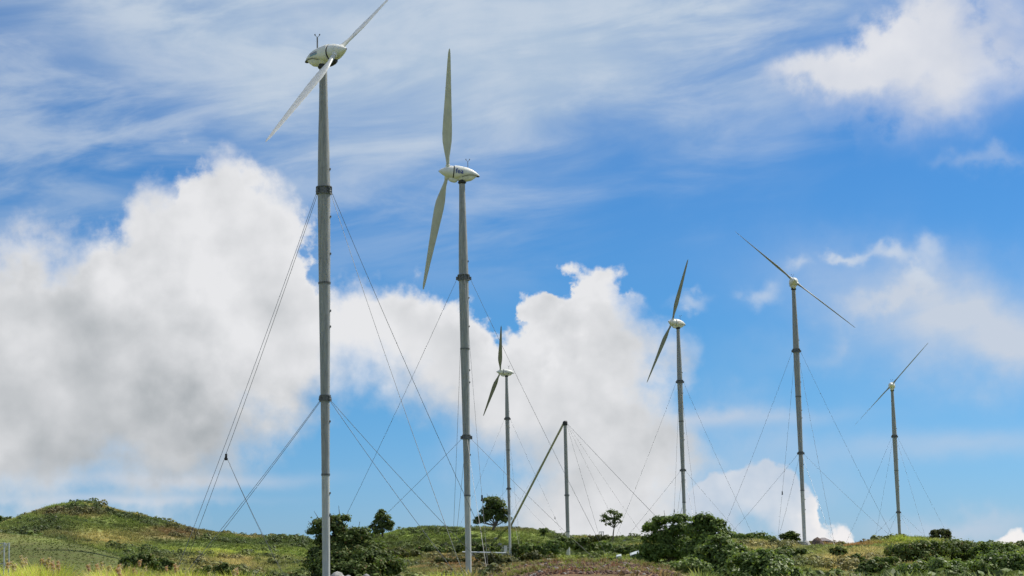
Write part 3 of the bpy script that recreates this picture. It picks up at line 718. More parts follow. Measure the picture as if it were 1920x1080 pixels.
# ------------------------------------------------------------------ foliage
def leaf_mesh(name, lobes, n, size, mat, seed=0, sub=16, flat=.0, rag=.36, elong=1.7, hollow=.62):
    g = np.random.default_rng(seed); P = []; N = []; W = []
    vol = np.array([l[3]*l[4] + l[4]*l[5] + l[3]*l[5] for l in lobes]); vol = vol/vol.sum()
    for li, l in enumerate(lobes):
        m_ = max(8, int(n*vol[li])); c0 = np.array(l[:3]); rad = np.array(l[3:6])
        d = g.normal(size=(sub, 3)); d /= np.linalg.norm(d, axis=1)[:, None]; d[:, 2] = np.where(d[:, 2] < -.35, -d[:, 2], d[:, 2])
        cen = c0 + d*rad*g.uniform(hollow, 1.0, (sub, 1)); cr = g.uniform(.6, 1.25, sub)*rag
        shade = g.uniform(.15, .85, sub)
        k = g.integers(0, sub, m_)
        q_ = g.normal(size=(m_, 3)); q_ /= np.linalg.norm(q_, axis=1)[:, None]; q_ *= g.uniform(.3, 1, (m_, 1))**.5*np.where(g.random((m_, 1)) < .16, 1.75, 1.0)
        p_ = cen[k] + q_*rad.mean()*cr[k][:, None]*np.array([1, 1, .75])
        nn = (p_-c0)/rad*.6 + q_*.5 + g.normal(size=(m_, 3))*.45 + np.array([0, 0, .45])
        P.append(p_); N.append(nn); W.append(np.stack([np.clip(shade[k]+g.normal(size=m_)*.2, 0, 1), np.clip(g.random(m_)*.75 + .28*shade[k], 0, 1), np.ones(m_), np.ones(m_)], -1))
    P = np.vstack(P); N = np.vstack(N); W = np.vstack(W); N /= np.linalg.norm(N, axis=1)[:, None]
    t = np.cross(N, g.normal(size=P.shape)); t /= np.linalg.norm(t, axis=1)[:, None]; b = np.cross(N, t)
    s_ = (size*g.uniform(.6, 1.35, len(P)))[:, None]
    V = np.stack([P - t*s_*elong*.5, P - b*s_*.5 + N*s_*.12, P + t*s_*elong*.5, P + b*s_*.5 + N*s_*.12], 1).reshape(-1, 3)
    me = bpy.data.meshes.new(name); nq = len(P)
    me.vertices.add(nq*4); me.vertices.foreach_set('co', V.ravel().astype(np.float32))
    me.loops.add(nq*4); me.loops.foreach_set('vertex_index', np.arange(nq*4, dtype=np.int32))
    me.polygons.add(nq); me.polygons.foreach_set('loop_start', np.arange(0, nq*4, 4, dtype=np.int32))
    me.update()
    c_ = me.color_attributes.new('leaf', 'FLOAT_COLOR', 'POINT'); c_.data.foreach_set('color', np.repeat(W, 4, 0).ravel().astype(np.float32))
    me.materials.append(mat)
    return me

def limbs(parent, base_r, fork, lobes, mat, seed, name='trunk', n_l=None):
    g = random.Random(seed); fk = Vector(fork)
    bend = Vector((g.uniform(-.1, .1), g.uniform(-.1, .1), 0))*fk.length
    tr = MB().tube([Vector((0, 0, -.6)), fk*.45 + bend*.6, fk], [base_r*1.25, base_r, base_r*.8], 9).build(name, mat, parent, True)
    for l in lobes[:n_l]:
        c = Vector(l[:3]); mid = fk.lerp(c, .5) + Vector((g.uniform(-.2, .2), g.uniform(-.2, .2), -.12))*l[3]
        if (c-fk).length < .3: continue
        MB().tube([fk - Vector((0, 0, base_r*.4)), mid, c, c + (c-mid)*.55], [base_r*.62, base_r*.42, base_r*.25, base_r*.08], 7).build('limb', mat, tr, True)
        for j in range(3):
            e_ = c + Vector((g.uniform(-1, 1)*l[3], g.uniform(-1, 1)*l[4], g.uniform(-.1, .9)*l[5]))*.8
            MB().tube([mid.lerp(c, .5), (mid.lerp(c, .5)).lerp(e_, .5) + Vector((0, 0, .1)), e_], [base_r*.26, base_r*.17, base_r*.05], 5).build('branch', mat, tr, True)
    return tr

def plant(name, x, r, wpx, top_y, lobes, n, leaf, mat, label, cat, group=None, trunk=(.16, None), bark=None, seed=1, sub=16, rag=.36, base_y=None, hollow=.62, size_m=None, nl=None):
    """stand a tree or bush at picture column x and distance r, lobes are given in units of its half width (x, y) and height (z)"""
    p_ = at_range(x, 1000, r); gz_ = ground(p_[0], p_[1])
    if base_y is not None: gz_ = at_range(x, base_y, r)[2]
    topz = at_range(x, top_y, r)[2]; H = topz - gz_; Wd = wpx*r/F_PX/2
    e_ = empty(name, (p_[0], p_[1], gz_), 0); tag(e_, label, cat, group)
    LB = [(a*Wd, b*Wd, c*H, d*Wd, d*Wd*.9, f*H) for a, b, c, d, f in lobes]
    me = leaf_mesh('crown' if cat == 'tree' else 'foliage', LB, n, leaf, mat, seed, sub, rag=rag, hollow=hollow)
    o = bpy.data.objects.new('crown' if cat == 'tree' else 'foliage', me); COL.objects.link(o); o.parent = e_
    tr, fk = trunk
    fk = (fk[0]*Wd, 0, fk[1]*H) if fk else (0, 0, H*.25)
    limbs(e_, tr, fk, LB, bark or M_bark, seed, 'trunk' if cat == 'tree' else 'stem', nl)
    return e_

T_G = 'trees standing on the skyline'; B_G = 'bushes scattered over the slopes'
# trees: lobes are (x, y, z, half width, half height)
plant('tree', 925, 590, 68, 932, [(-.66, 0, .26, .34, .17), (-.30, .1, .48, .42, .18), (-.15, .1, .70, .42, .16), (.05, 0, .87, .44, .13), (-.22, -.1, .88, .30, .11), (.40, -.1, .74, .36, .15), (.62, 0, .46, .40, .20), (.70, 0, .24, .30, .14), (.18, .2, .50, .40, .16), (-.88, 0, .22, .2, .10), (.35, .1, .30, .3, .12), (-.35, .1, .30, .3, .12)], 8000, .40, L_dark,
      'dark spreading tree with open lower branches on the hilltop behind the distant turbine', 'tree', T_G, (.34, (.12, .08)), seed=3, rag=.5, base_y=990, hollow=.35, sub=22)
plant('tree', 717, 590, 46, 956, [(0, 0, .85, .36, .15), (-.12, 0, .70, .46, .16), (.25, 0, .64, .46, .16), (-.4, 0, .50, .42, .14), (.62, 0, .46, .36, .14), (-.72, .1, .28, .34, .16), (.5, 0, .26, .42, .18), (0, .1, .35, .5, .2), (-.3, 0, .12, .5, .12)], 5200, .40, L_dark,
      'narrow dark tree standing alone on the skyline right of the nearest turbine tower', 'tree', T_G, (.26, (0, .15)), seed=5, rag=.5, base_y=1003, hollow=.35, sub=20)
plant('tree', 1149, 590, 46, 955, [(-.55, 0, .76, .34, .10), (-.15, 0, .88, .34, .10), (.25, 0, .84, .30, .10), (.62, 0, .74, .30, .12), (.30, 0, .66, .34, .10), (-.28, 0, .64, .34, .10), (-.78, 0, .62, .22, .08), (.62, 0, .54, .22, .08), (-.35, 0, .48, .22, .06), (.1, 0, .52, .24, .08)], 850, .40, L_dark,
      'thin sparse tree with a bare slender trunk between the bare mast and the large bush', 'tree', T_G, (.20, (.12, .36)), M_bark, seed=7, sub=10, rag=.62, base_y=1009, hollow=.5)
plant('tree', 1479, 395, 44, 997, [(-.5, 0, .62, .4, .2), (.05, 0, .80, .5, .2), (.5, 0, .66, .42, .2), (.75, 0, .45, .25, .12), (0, 0, .45, .45, .2)], 1500, .34, L_dark,
      'small round-topped tree at the foot of the turbine that faces us', 'tree', T_G, (.13, (0, .25)), seed=9, rag=.45, base_y=1024, hollow=.4)
plant('tree', 1762, 395, 46, 994, [(-.35, 0, .72, .5, .26), (.25, 0, .78, .55, .24), (.6, 0, .45, .4, .3), (-.1, 0, .4, .7, .3)], 2200, .36, L_red,
      'small tree with reddish leaves on the right-hand ridge', 'tree', T_G, (.12, (0, .25)), seed=10, base_y=1022)
plant('tree', 512, 492, 20, 1001, [(0, 0, .7, .6, .3), (.45, 0, .5, .5, .25), (-.5, 0, .45, .4, .25)], 500, .36, L_dark, 'tiny dark tree on the skyline left of the nearest turbine tower', 'tree', T_G, (.10, (0, .2)), seed=12, base_y=1014)
plant('bush', 8, 485, 34, 969, [(-.3, 0, .6, .6, .4), (.4, 0, .55, .5, .35)], 900, .40, L_dark, 'dark bush at the far left edge of the main hill', 'bush', B_G, (.12, None), seed=13, base_y=990)
plant('bush', 1021, 600, 20, 992, [(0, 0, .6, .8, .4)], 500, .40, L_dark, 'small dark bush on the skyline left of the bare mast', 'bush', B_G, (.1, None), seed=14, base_y=1006)
# the dark tree behind the nearest tower: tiers of flat foliage over a broad dense skirt
plant('tree', 662, 225, 172, 968, [(-.66, -.1, .90, .26, .07), (-.28, 0, .96, .26, .05), (-.78, 0, .80, .22, .06), (-.45, 0, .82, .34, .10), (.10, 0, .78, .28, .05), (.26, 0, .71, .22, .05), (-.1, 0, .70, .36, .09), (-.62, 0, .66, .26, .09), (.42, .1, .55, .32, .08), (-.25, 0, .55, .50, .12), (.2, -.1, .46, .50, .12), (.66, 0, .36, .28, .10), (-.66, 0, .48, .28, .11), (-.4, -.2, .36, .6, .15), (.4, -.2, .34, .6, .15), (.80, 0, .22, .3, .10), (-.1, -.3, .2, .8, .15)], 34000, .22, L_dark,
      'large dark layered tree behind the lower tower of the nearest turbine', 'tree', None, (.24, (-.1, .3)), seed=21, sub=26, rag=.40, base_y=1104, hollow=.55)
plant('bush', 742, 430, 90, 1029, [(-.5, 0, .5, .5, .4), (0, 0, .6, .5, .4), (.55, 0, .5, .45, .4)], 2600, .34, L_red, 'brownish low thicket just right of the dark layered tree', 'bush', B_G, (.1, None), seed=22, base_y=1052)
# big bush in front of the steep-bladed turbine
plant('bush', 1265, 235, 128, 968, [(-.62, 0, .80, .34, .10), (-.25, 0, .92, .36, .08), (.15, 0, .95, .32, .08), (-.45, 0, .62, .45, .14), (.2, 0, .72, .48, .16), (-.72, 0, .40, .38, .16), (-.3, -.1, .36, .55, .2), (.35, -.1, .42, .6, .22), (.75, 0, .55, .35, .2), (-.85, 0, .22, .4, .16)], 20000, .22, L_mid,
      'large dark bush with flat-topped crown hiding the foot of the steep-bladed turbine', 'bush', None, (.2, (-.1, .3)), seed=31, sub=22, rag=.42, base_y=1082, hollow=.5)
plant('bush', 1325, 222, 98, 967, [(-.1, 0, .90, .42, .12), (-.35, 0, .78, .4, .14), (.35, 0, .80, .42, .13), (.72, 0, .66, .3, .1), (0, 0, .6, .6, .2), (.5, 0, .45, .5, .2), (-.4, 0, .4, .5, .2), (.1, -.2, .22, .8, .2)], 15000, .22, L_mid,
      'rounded mid-green bush rising directly right of the large dark flat-topped bush', 'bush', None, (.18, (0, .3)), seed=32, sub=22, rag=.42, base_y=1086, hollow=.5)
plant('bush', 1352, 150, 150, 1002, [(-.05, 0, .88, .30, .11), (-.3, 0, .72, .36, .12), (.25, 0, .74, .36, .12), (-.55, 0, .54, .36, .13), (.05, -.1, .58, .5, .16), (.55, 0, .55, .38, .14), (-.75, 0, .32, .36, .15), (.8, 0, .34, .34, .14), (0, -.2, .3, .8, .2)], 17000, .17, L_bright,
      'bright glossy-leaved bush in front of the two large bushes', 'bush', None, (.12, (0, .3)), seed=33, sub=26, rag=.34, base_y=1118)
plant('bush', 1425, 140, 130, 1033, [(-.5, 0, .75, .40, .2), (0, 0, .8, .45, .2), (.5, 0, .66, .42, .2), (.85, 0, .4, .3, .2), (0, -.2, .4, .8, .3)], 11000, .16, L_bright,
      'low bright-leaved bush at the bottom edge right of the glossy-leaved one', 'bush', None, (.1, None), seed=34, sub=24, base_y=1115)
plant('bush', 1290, 132, 90, 1052, [(-.5, 0, .7, .45, .25), (.1, 0, .8, .5, .25), (.6, 0, .65, .42, .25)], 6500, .15, L_bright,
      'low glossy bush at the right end of the red earth mound', 'bush', None, (.08, None), seed=35, sub=22, base_y=1112)
# right-hand slope
small = [
 (1412, 395, 70, 999, 1026, L_mid, 'rounded green bush on the ridge between the big bushes and the facing turbine', 1800),
 (1440, 400, 10, 1006, 1024, L_dark, 'tiny dark shrub just left of the small round-topped tree', 200),
 (1482, 300, 44, 1026, 1058, L_dark, 'dark round shrub below the small round-topped tree', 1800),
 (1448, 270, 70, 1032, 1062, L_dark, 'dark low bush right of the bright glossy bush, below the tan grass', 2200),
 (1570, 320, 30, 1026, 1048, L_dark, 'small dark shrub on the slope below the rusty ridge', 900),
 (1600, 290, 40, 1040, 1068, L_dark, 'dark shrub in the tan grass left of the hedge-like bushes', 1500),
 (1632, 200, 56, 1052, 1096, L_dark, 'dark rounded bush at the bottom edge among tan grasses', 2600),
 (1662, 280, 40, 1044, 1072, L_mid, 'green shrub at the left end of the hedge-like bushes', 1500),
 (1722, 300, 104, 1014, 1074, L_dark, 'dense dark bush leading the row of hedge-like bushes', 6500),
 (1800, 305, 124, 1012, 1074, L_dark, 'largest dark bush in the middle of the hedge-like row', 7000),
 (1868, 300, 96, 1020, 1076, L_mid, 'mid-green bush at the right of the hedge-like row', 5000),
 (1768, 330, 44, 1026, 1054, L_mid, 'green shrub filling the gap between the dense dark bushes', 1500),
 (1902, 400, 44, 1016, 1046, L_dark, 'dark bush at the right edge on the skyline', 1600),
 (1790, 170, 170, 1046, 1120, L_bright, 'wide bright-leaved bush at the bottom right below the hedge-like row', 13000),
 (1890, 160, 130, 1038, 1120, L_bright, 'bright-leaved bush in the bottom right corner', 12000),
 (1690, 180, 80, 1058, 1116, L_mid, 'green bush at the bottom edge left of the wide bright-leaved bush', 3500),
 (1555, 190, 60, 1068, 1110, L_mid, 'low green bush at the bottom edge below the tan slope', 2600),
 (1215, 330, 60, 1022, 1056, L_dark, 'dark bush left of the large flat-topped bush', 3200),
 (1130, 500, 60, 1016, 1036, L_mid, 'green thicket below the skyline frame', 1500),
 (1090, 480, 50, 1008, 1044, L_dark, 'dark bush directly right of the bare mast', 2600),
 (1120, 560, 40, 1004, 1022, L_red, 'reddish-topped bush on the skyline left of the metal frame', 1200),
 (1180, 480, 50, 1022, 1044, L_dark, 'dark scrub bush behind the pale sheets', 1800),
 (1060, 520, 34, 1007, 1036, L_dark, 'dark bush directly left of the bare mast', 1500),
 (1020, 430, 80, 1014, 1052, L_mid, 'green thicket left of the mast foot', 4200),
 (980, 440, 50, 1020, 1056, L_dark, 'dark bush beside the foot of the distant turbine', 2200),
 (1005, 330, 60, 1036, 1066, L_red, 'brownish shrub left of the red earth mound', 2000),
 (262, 200, 62, 1036, 1082, L_dark, 'larger dark bush in the grass at the lower left', 3600),
 (305, 205, 34, 1044, 1082, L_dark, 'smaller dark bush right beside the larger one at lower left', 1600),
 (232, 195, 40, 1056, 1090, L_dark, 'low dark shrub left of the larger dark bush at lower left', 1500),
 (382, 190, 30, 1062, 1092, L_dark, 'small dark shrub at the bottom edge right of the pink plumes', 900),
 (422, 195, 34, 1056, 1090, L_dark, 'dark shrub at the bottom edge under the guy wires', 1100),
 (186, 470, 26, 1008, 1022, L_red, 'greyish little shrub low on the main hill', 500),
 (75, 455, 60, 984, 1008, L_dark, 'dark scrub patch high on the left of the main hill', 1800),
 (120, 450, 50, 1002, 1020, L_dark, 'dark scrub patch halfway up the main hill', 1500),
 (850, 430, 60, 1046, 1066, L_red, 'rust-brown shrub left of the fea-lettered turbine tower', 1600),
 (812, 566, 62, 1023, 1043, L_dark, 'dark low hedge clump under the cut bank, left of the second tallest tower', 1700),
 (905, 566, 52, 1021, 1041, L_dark, 'dark low hedge clump under the cut bank, right of the second tallest tower', 1500),
 (855, 572, 44, 1022, 1041, L_dark, 'dark hedge clump on the cut bank directly behind the fea-lettered turbine tower', 1300),
 (925, 400, 60, 1036, 1070, L_red, 'brown shrub between the two turbine feet', 2200),
]
for i, (x_, r_, w_, ty, by_, mt_, lb, n_) in enumerate(small):
    g = random.Random(100+i)
    k = 3 if w_ < 50 else (5 if w_ < 90 else 7)
    LB = [(-.75 + 1.5*j/(k-1) + g.uniform(-.1, .1), g.uniform(-.2, .2), g.uniform(.42, .70), g.uniform(.34, .52), g.uniform(.22, .34)) for j in range(k)] + [(g.uniform(-.2, .2), 0, .45, .6, .4)]
    j = g.randrange(k); LB[j] = (LB[j][0]*.6, 0, .74, .45, .27)
    plant('bush', x_, r_, w_, ty, LB, int(n_*1.15), max(.15, .00075*r_ + .05), mt_, lb, 'bush', B_G, (.05 + .01*w_/50, None), seed=200+i, sub=16, rag=.40, base_y=by_, nl=2)

# ------------------------------------------------------------------ small built things
def stand(x, r, y=None):
    p_ = at_range(x, 1000, r); z_ = ground(p_[0], p_[1]) if y is None else at_range(x, y, r)[2]
    return Vector((p_[0], p_[1], z_))

# lattice support at the left edge
lp = stand(-2, 60); topz = at_range(4, 1017, 60)[2]; H = topz - lp.z
lt = empty('lattice_post', lp); tag(lt, 'galvanised lattice post cut by the left edge of the picture', 'post')
wd = .26; cx_ = at_range(8.5, 1040, 60)[0] - lp.x
pole_x = [cx_, cx_-.55]
for px_ in pole_x:
    for dy in (0, .55): MB().tube([(px_, dy, -.5), (px_, dy, H)], .024, 8).build('upright', M_galv, lt, True)
k = 0
zz = H - .03
while zz > .2:
    for dy in (0, .55): MB().tube([(pole_x[0], dy, zz), (pole_x[1], dy, zz)], .014, 6).build('rung', M_galv, lt)
    if zz - .62 > 0:
        MB().tube([(pole_x[k % 2], 0, zz), (pole_x[1-k % 2], 0, zz-.62)], .012, 6).build('brace', M_galv, lt)
        MB().tube([(pole_x[k % 2], .55, zz), (pole_x[1-k % 2], .55, zz-.62)], .012, 6).build('brace', M_galv, lt)
    MB().box((pole_x[0]+.03, 0, zz-.05), (.03, .03, .02)).build('clip', M_galv, lt)
    zz -= .62; k += 1

# gantry frame on the skyline
gp = stand(1128, 595, 1009); gf = empty('metal_frame', gp); tag(gf, 'small dark metal frame standing on the skyline left of the sparse tree', 'frame')
for sx in (-1, 1): MB().box((sx*.55, 0, .9), (.09, .09, 1.1)).build('leg', M_collar, gf)
MB().box((0, 0, 1.95), (.75, .12, .10)).build('crossbeam', M_collar, gf); MB().box((0, 0, 1.2), (.13, .13, .55)).build('winch', M_galv, gf)

# wire-mesh frame and white cabinet at the foot of the distant turbine, long pale pipe beside it
fp = stand(949, 400, 1068); ff = empty('tube_frame', fp); tag(ff, 'tall thin open tube frame before the distant turbine foot', 'frame')
hz = 4.6
for sx in (-.95, .95): MB().tube([(sx, 0, -.3), (sx, 0, hz)], .045, 6).build('upright', M_galv, ff)
for zz in (hz, .9): MB().tube([(-.95, 0, zz), (.95, 0, zz)], .04, 6).build('crossbar', M_galv, ff)
cp = stand(953, 555, 1040); cb = empty('control_cabinet', cp); tag(cb, 'small white control cabinet at the foot of the distant turbine', 'cabinet')
MB().box((-.9, 0, 1.3), (.5, .5, 1.3)).build('housing', M_sheet, cb); MB().box((-.9, -.52, 1.3), (.40, .02, 1.1)).build('door', M_white, cb)
MB().box((-.9, 0, 2.66), (.58, .58, .06)).build('lid', M_galv, cb); MB().box((-1.6, 0, .5), (.12, .3, .5)).build('step', M_conc, cb)
p0 = stand(866, 545, 1035); p1 = stand(948, 545, 1037); pv = p1 - p0
pp = empty('pipeline', p0); tag(pp, 'long pale pipe lying along the foot of the cut bank', 'pipe')
for i in range(4):
    a_, b_ = pv*(i/4), pv*((i+1)/4)
    MB().tube([a_ + pv*.002, b_ - pv*.002], .20, 12).build('pipe_length', M_sheet, pp, True)
    MB().box(b_ - pv*.03 - Vector((0, 0, .7)), (.22, .4, .5)).build('support', M_conc, pp)
# pale sheets half hidden in the scrub
def sheet(x, r, y, w, d_, dz, label, lean, mat=None, nm='sheet_cover', cat='tarpaulin'):
    sp_ = stand(x, r, y); g = random.Random(int(x)); o = empty(nm, sp_); tag(o, label, cat)
    nx, ny = 7, 4; V = []; Fc = []
    for i in range(nx):
        for j in range(ny):
            u, v = i/(nx-1)-.5, j/(ny-1)
            V.append((u*w, (v-.5)*d_, dz*(v)+lean*u*w + g.uniform(-.08, .08)*w*.2 + .2))
    for i in range(nx-1):
        for j in range(ny-1): a_ = i*ny+j; Fc.append((a_, a_+ny, a_+ny+1, a_+1))
    n = len(V); V += [(a, b, c-.12) for a, b, c in V]; Fc += [(n+d, n+c, n+b, n+a) for a, b, c, d in list(Fc)]
    MB().add(V, Fc).build('sheet', mat or M_sheet, o)
    for sx in (-.4, .4): MB().box((sx*w, 0, -.6), (.08, .08, .9)).build('post', M_conc, o)
sheet(1189, 300, 1041, 1.5, .9, .35, 'pale blue-white sheet half hidden by the dark bushes', .28)
sheet(1159, 300, 1045, .8, .6, .25, 'small cream sheet left of the pale blue-white one', .2)
sheet(1032, 300, 1053, 1.3, 1.0, .25, 'grey concrete slab lying at the upper left end of the red earth mound', -.12, M_conc, 'concrete_panel', 'slab')
# shed roof and stone heap at the facing turbine
hp_ = stand(1543, 398, 1022); hh = empty('hut', hp_); tag(hh, 'low grey hut on the ridge right of the facing turbine', 'hut')
MB().box((0, 0, .35), (1.35, 1.1, .55)).build('wall', M_conc, hh)
MB().add([(-1.6, -1.3, .85), (1.6, -1.3, .85), (1.6, 1.3, .85), (-1.6, 1.3, .85), (-.3, 0, 1.55), (.3, 0, 1.55)], [(0, 1, 5, 4), (2, 3, 4, 5), (1, 2, 5), (3, 0, 4), (3, 2, 1, 0)]).build('roof', M_roof, hh)
MB().box((.4, -1.11, .3), (.28, .02, .42)).build('door', M_dark, hh)
def rock(name, V0, sx, sy, sz, mat, label, cat, seed, group=None):
    g = np.random.default_rng(seed); mb = MB(); n = 10; rings = []
    for i in range(6):
        f_ = i/5; rad = math.sin(math.pi*(.5+.5*f_))**.6 if f_ < 1 else .02
        rings.append([(math.cos(2*math.pi*k/n)*sx*rad*g.uniform(.82, 1.1), math.sin(2*math.pi*k/n)*sy*rad*g.uniform(.82, 1.1), -.3*sz + f_*1.3*sz + g.uniform(-.06, .06)*sz) for k in range(n)])
    o = mb.loft(rings).build(name, mat, None, False); o.location = V0; tag(o, label, cat, group); return o
rock('earth_heap', stand(1532, 390, 1022), 1.5, 1.3, 1.6, M_brownrock, 'dark peaked heap where the guy wire of the facing turbine comes down', 'heap', 4)
rock('earth_heap', stand(1510, 386, 1022), 1.1, 1.0, .9, M_rock, 'low grey heap of stones at the foot of the facing turbine', 'heap', 5)
sb = empty('concrete_slab', stand(1497, 384, 1023)); tag(sb, 'pale flat-topped concrete block left of the facing turbine foot', 'block')
MB().box((0, 0, .3), (.9, .8, .38)).build('block', M_conc, sb); MB().box((0, 0, .75), (1.05, .95, .06)).build('cap', M_sheet, sb)
for i, (x_, y_, w_, lb) in enumerate([(632, 1084, .95, 'largest pale boulder at the foot of the layered dark tree'), (652, 1086, .6, 'smaller pale boulder right of the largest one under the layered tree'), (686, 1083, .55, 'pale boulder by itself right of the other two under the layered tree')]):
    rock('boulder', stand(x_, 200, y_), w_, w_*.8, w_*.75, M_rock, lb, 'boulder', 40+i, 'boulders under the layered tree')
# tie from the nearest turbine's outer guy down to the slope
tie = empty('tie_wire', at_depth(424, 855, 186)); tag(tie, 'thin slanting tie wire pair hanging from the outer guy left of the nearest turbine', 'wire')
tl = Vector(tie.location)
for ex in (553, 556):
    e_ = stand(ex, 186) - tl
    guy(tie, (0, 0, 0), e_, .018, .5, 'strand')
MB().box((0, 0, 0), (.10, .10, .22)).tube([(0, 0, -.42), (0, 0, -.2)], .17, 8).build('wire_clamp', M_dark, tie)

# ------------------------------------------------------------------ grass, scrub and reeds
def tuft_mesh(name, blades, h, spread, w, mat, seed, plume=None, lean=.35, leafy=False):
    g = np.random.default_rng(seed); V = []; Fc = []; W = []
    for i in range(blades):
        if leafy:
            d = g.normal(size=3); d[2] = abs(d[2]); d /= np.linalg.norm(d); c0 = d*np.array([spread, spread, h])*g.uniform(.5, 1)
            nrm = d + g.normal(size=3)*.6; nrm /= np.linalg.norm(nrm); t = np.cross(nrm, g.normal(size=3)); t /= np.linalg.norm(t); b = np.cross(nrm, t); s_ = w*g.uniform(.6, 1.3)
            q_ = [c0-t*s_*.8, c0-b*s_*.5, c0+t*s_*.8, c0+b*s_*.5]; n = len(V); V += q_; Fc.append((n, n+1, n+2, n+3)); k = g.random(); W += [(k, g.random(), 1, 1)]*4
            continue
        a = g.uniform(0, 2*math.pi); r_ = spread*math.sqrt(g.random())*.6; b0 = np.array([math.cos(a)*r_, math.sin(a)*r_, -.08*h])
        o = np.array([math.cos(a), math.sin(a), 0]) + g.normal(size=3)*.4; o[2] = 0
        hh = h*g.uniform(.55, 1.1); l = lean*hh*g.uniform(.3, 1.3); sd_ = np.array([-o[1], o[0], 0]); sd_ /= max(np.linalg.norm(sd_), 1e-3); sd_ *= w*.5*g.uniform(.7, 1.3)
        m_ = b0 + o*l*.35 + np.array([0, 0, hh*.6]); e_ = b0 + o*l + np.array([0, 0, hh*g.uniform(.85, 1.0)])
        n = len(V); V += [b0-sd_, b0+sd_, m_+sd_*.8, m_-sd_*.8, e_]; Fc += [(n, n+1, n+2, n+3), (n+3, n+2, n+4)]; k = g.random(); W += [(k, g.random(), 1, 1)]*5
    me = bpy.data.meshes.new(name); me.from_pydata([tuple(map(float, v)) for v in V], [], Fc)
    c_ = me.color_attributes.new('leaf', 'FLOAT_COLOR', 'POINT'); c_.data.foreach_set('color', np.array(W, np.float32).ravel())
    me.materials.append(mat); return me

def scatter(name, src_me, P, S, T, label, cat, seed):
    """one point mesh whose points carry size and colour; geometry nodes stand a tuft on each"""
    me = bpy.data.meshes.new(name); me.vertices.add(len(P)); me.vertices.foreach_set('co', P.astype(np.float32).ravel())
    a = me.attributes.new('size', 'FLOAT', 'POINT'); a.data.foreach_set('value', S.astype(np.float32))
    a = me.attributes.new('tint', 'FLOAT_COLOR', 'POINT'); a.data.foreach_set('color', np.hstack([T, np.ones((len(T), 1))]).astype(np.float32).ravel())
    o = bpy.data.objects.new(name, me); COL.objects.link(o); tag(o, label, cat, kind='stuff')
    src = bpy.data.objects.new(name + '_tuft', src_me)
    ng = bpy.data.node_groups.new(name, 'GeometryNodeTree')
    ng.interface.new_socket('Geometry', in_out='INPUT', socket_type='NodeSocketGeometry'); ng.interface.new_socket('Geometry', in_out='OUTPUT', socket_type='NodeSocketGeometry')
    N = ng.nodes.new; L = ng.links.new
    i_ = N('NodeGroupInput'); o_ = N('NodeGroupOutput'); ip = N('GeometryNodeInstanceOnPoints'); oi = N('GeometryNodeObjectInfo'); oi.inputs['Object'].default_value = src
    rv = N('FunctionNodeRandomValue'); rv.data_type = 'FLOAT_VECTOR'; rv.inputs[0].default_value = (-.12, -.12, 0); rv.inputs[1].default_value = (.12, .12, 6.283); rv.inputs['Seed'].default_value = seed
    na_ = N('GeometryNodeInputNamedAttribute'); na_.data_type = 'FLOAT'; na_.inputs[0].default_value = 'size'
    mp = N('GeometryNodeMeshToPoints')
    L(i_.outputs[0], mp.inputs[0]); L(mp.outputs[0], ip.inputs['Points']); L(oi.outputs['Geometry'], ip.inputs['Instance'])
    L(rv.outputs[0], ip.inputs['Rotation']); L(na_.outputs[0], ip.inputs['Scale']); L(ip.outputs[0], o_.inputs[0])
    md = o.modifiers.new('tufts', 'NODES'); md.node_group = ng
    me.materials.append(src_me.materials[0])
    return o

def sample(n, r0, r1, a0=-17.5, a1=17.5, p=1.0):
    a = np.radians(rng.uniform(a0, a1, n)); r = (rng.uniform(r0**p, r1**p, n))**(1/p)
    x = r*np.sin(a); y = r*np.cos(a); z = height(x, y); return x, y, z, r

def clear_of_roots(x, y, rad=1.2):
    k = np.ones(len(x), bool)
    for t_ in TURB + [mast]:
        k &= np.hypot(x - t_.location.x, y - t_.location.y) > rad
    return k

# short and medium grass everywhere
x, y, z, r = sample(230000, 85, 640, p=1.35)
keep = visible(x, y, z, 1.3) & clear_of_roots(x, y)
px_, py_ = proj(np.stack([x, y, z], -1))
mound = (r < 165) & (px_ > 890) & (px_ < 1310)
keep &= ~(mound & (rng.random(len(x)) < .985))
nz = fbm(x, y, 12, 3)
smooth = (px_ < 330) & (r > 150) & (r < 252)          # the mown-looking slope at lower left
x, y, z, r, nz, smooth, mound = (v[keep] for v in (x, y, z, r, nz, smooth, mound))
T = tint(x, y, z); S = np.where(smooth, .20, .25 + 1.3*nz)*rng.uniform(.7, 1.35, len(x)); S = np.where(mound, S*.5, S)
half = rng.random(len(x)) < .5
g1 = tuft_mesh('grass_tuft', 16, .9, .6, .09, M_grass, 1, lean=.6); g2 = tuft_mesh('grass_tuft', 18, .62, .85, .11, M_grass, 2, lean=1.0)
P_ = np.stack([x, y, z], -1)
scatter('upright_grass', g1, P_[half], S[half], T[half]*1.05, 'upright wild grass covering the slopes', 'grass', 3)
scatter('spreading_grass', g2, P_[~half], S[~half], T[~half], 'low spreading grass covering the slopes', 'grass', 4)
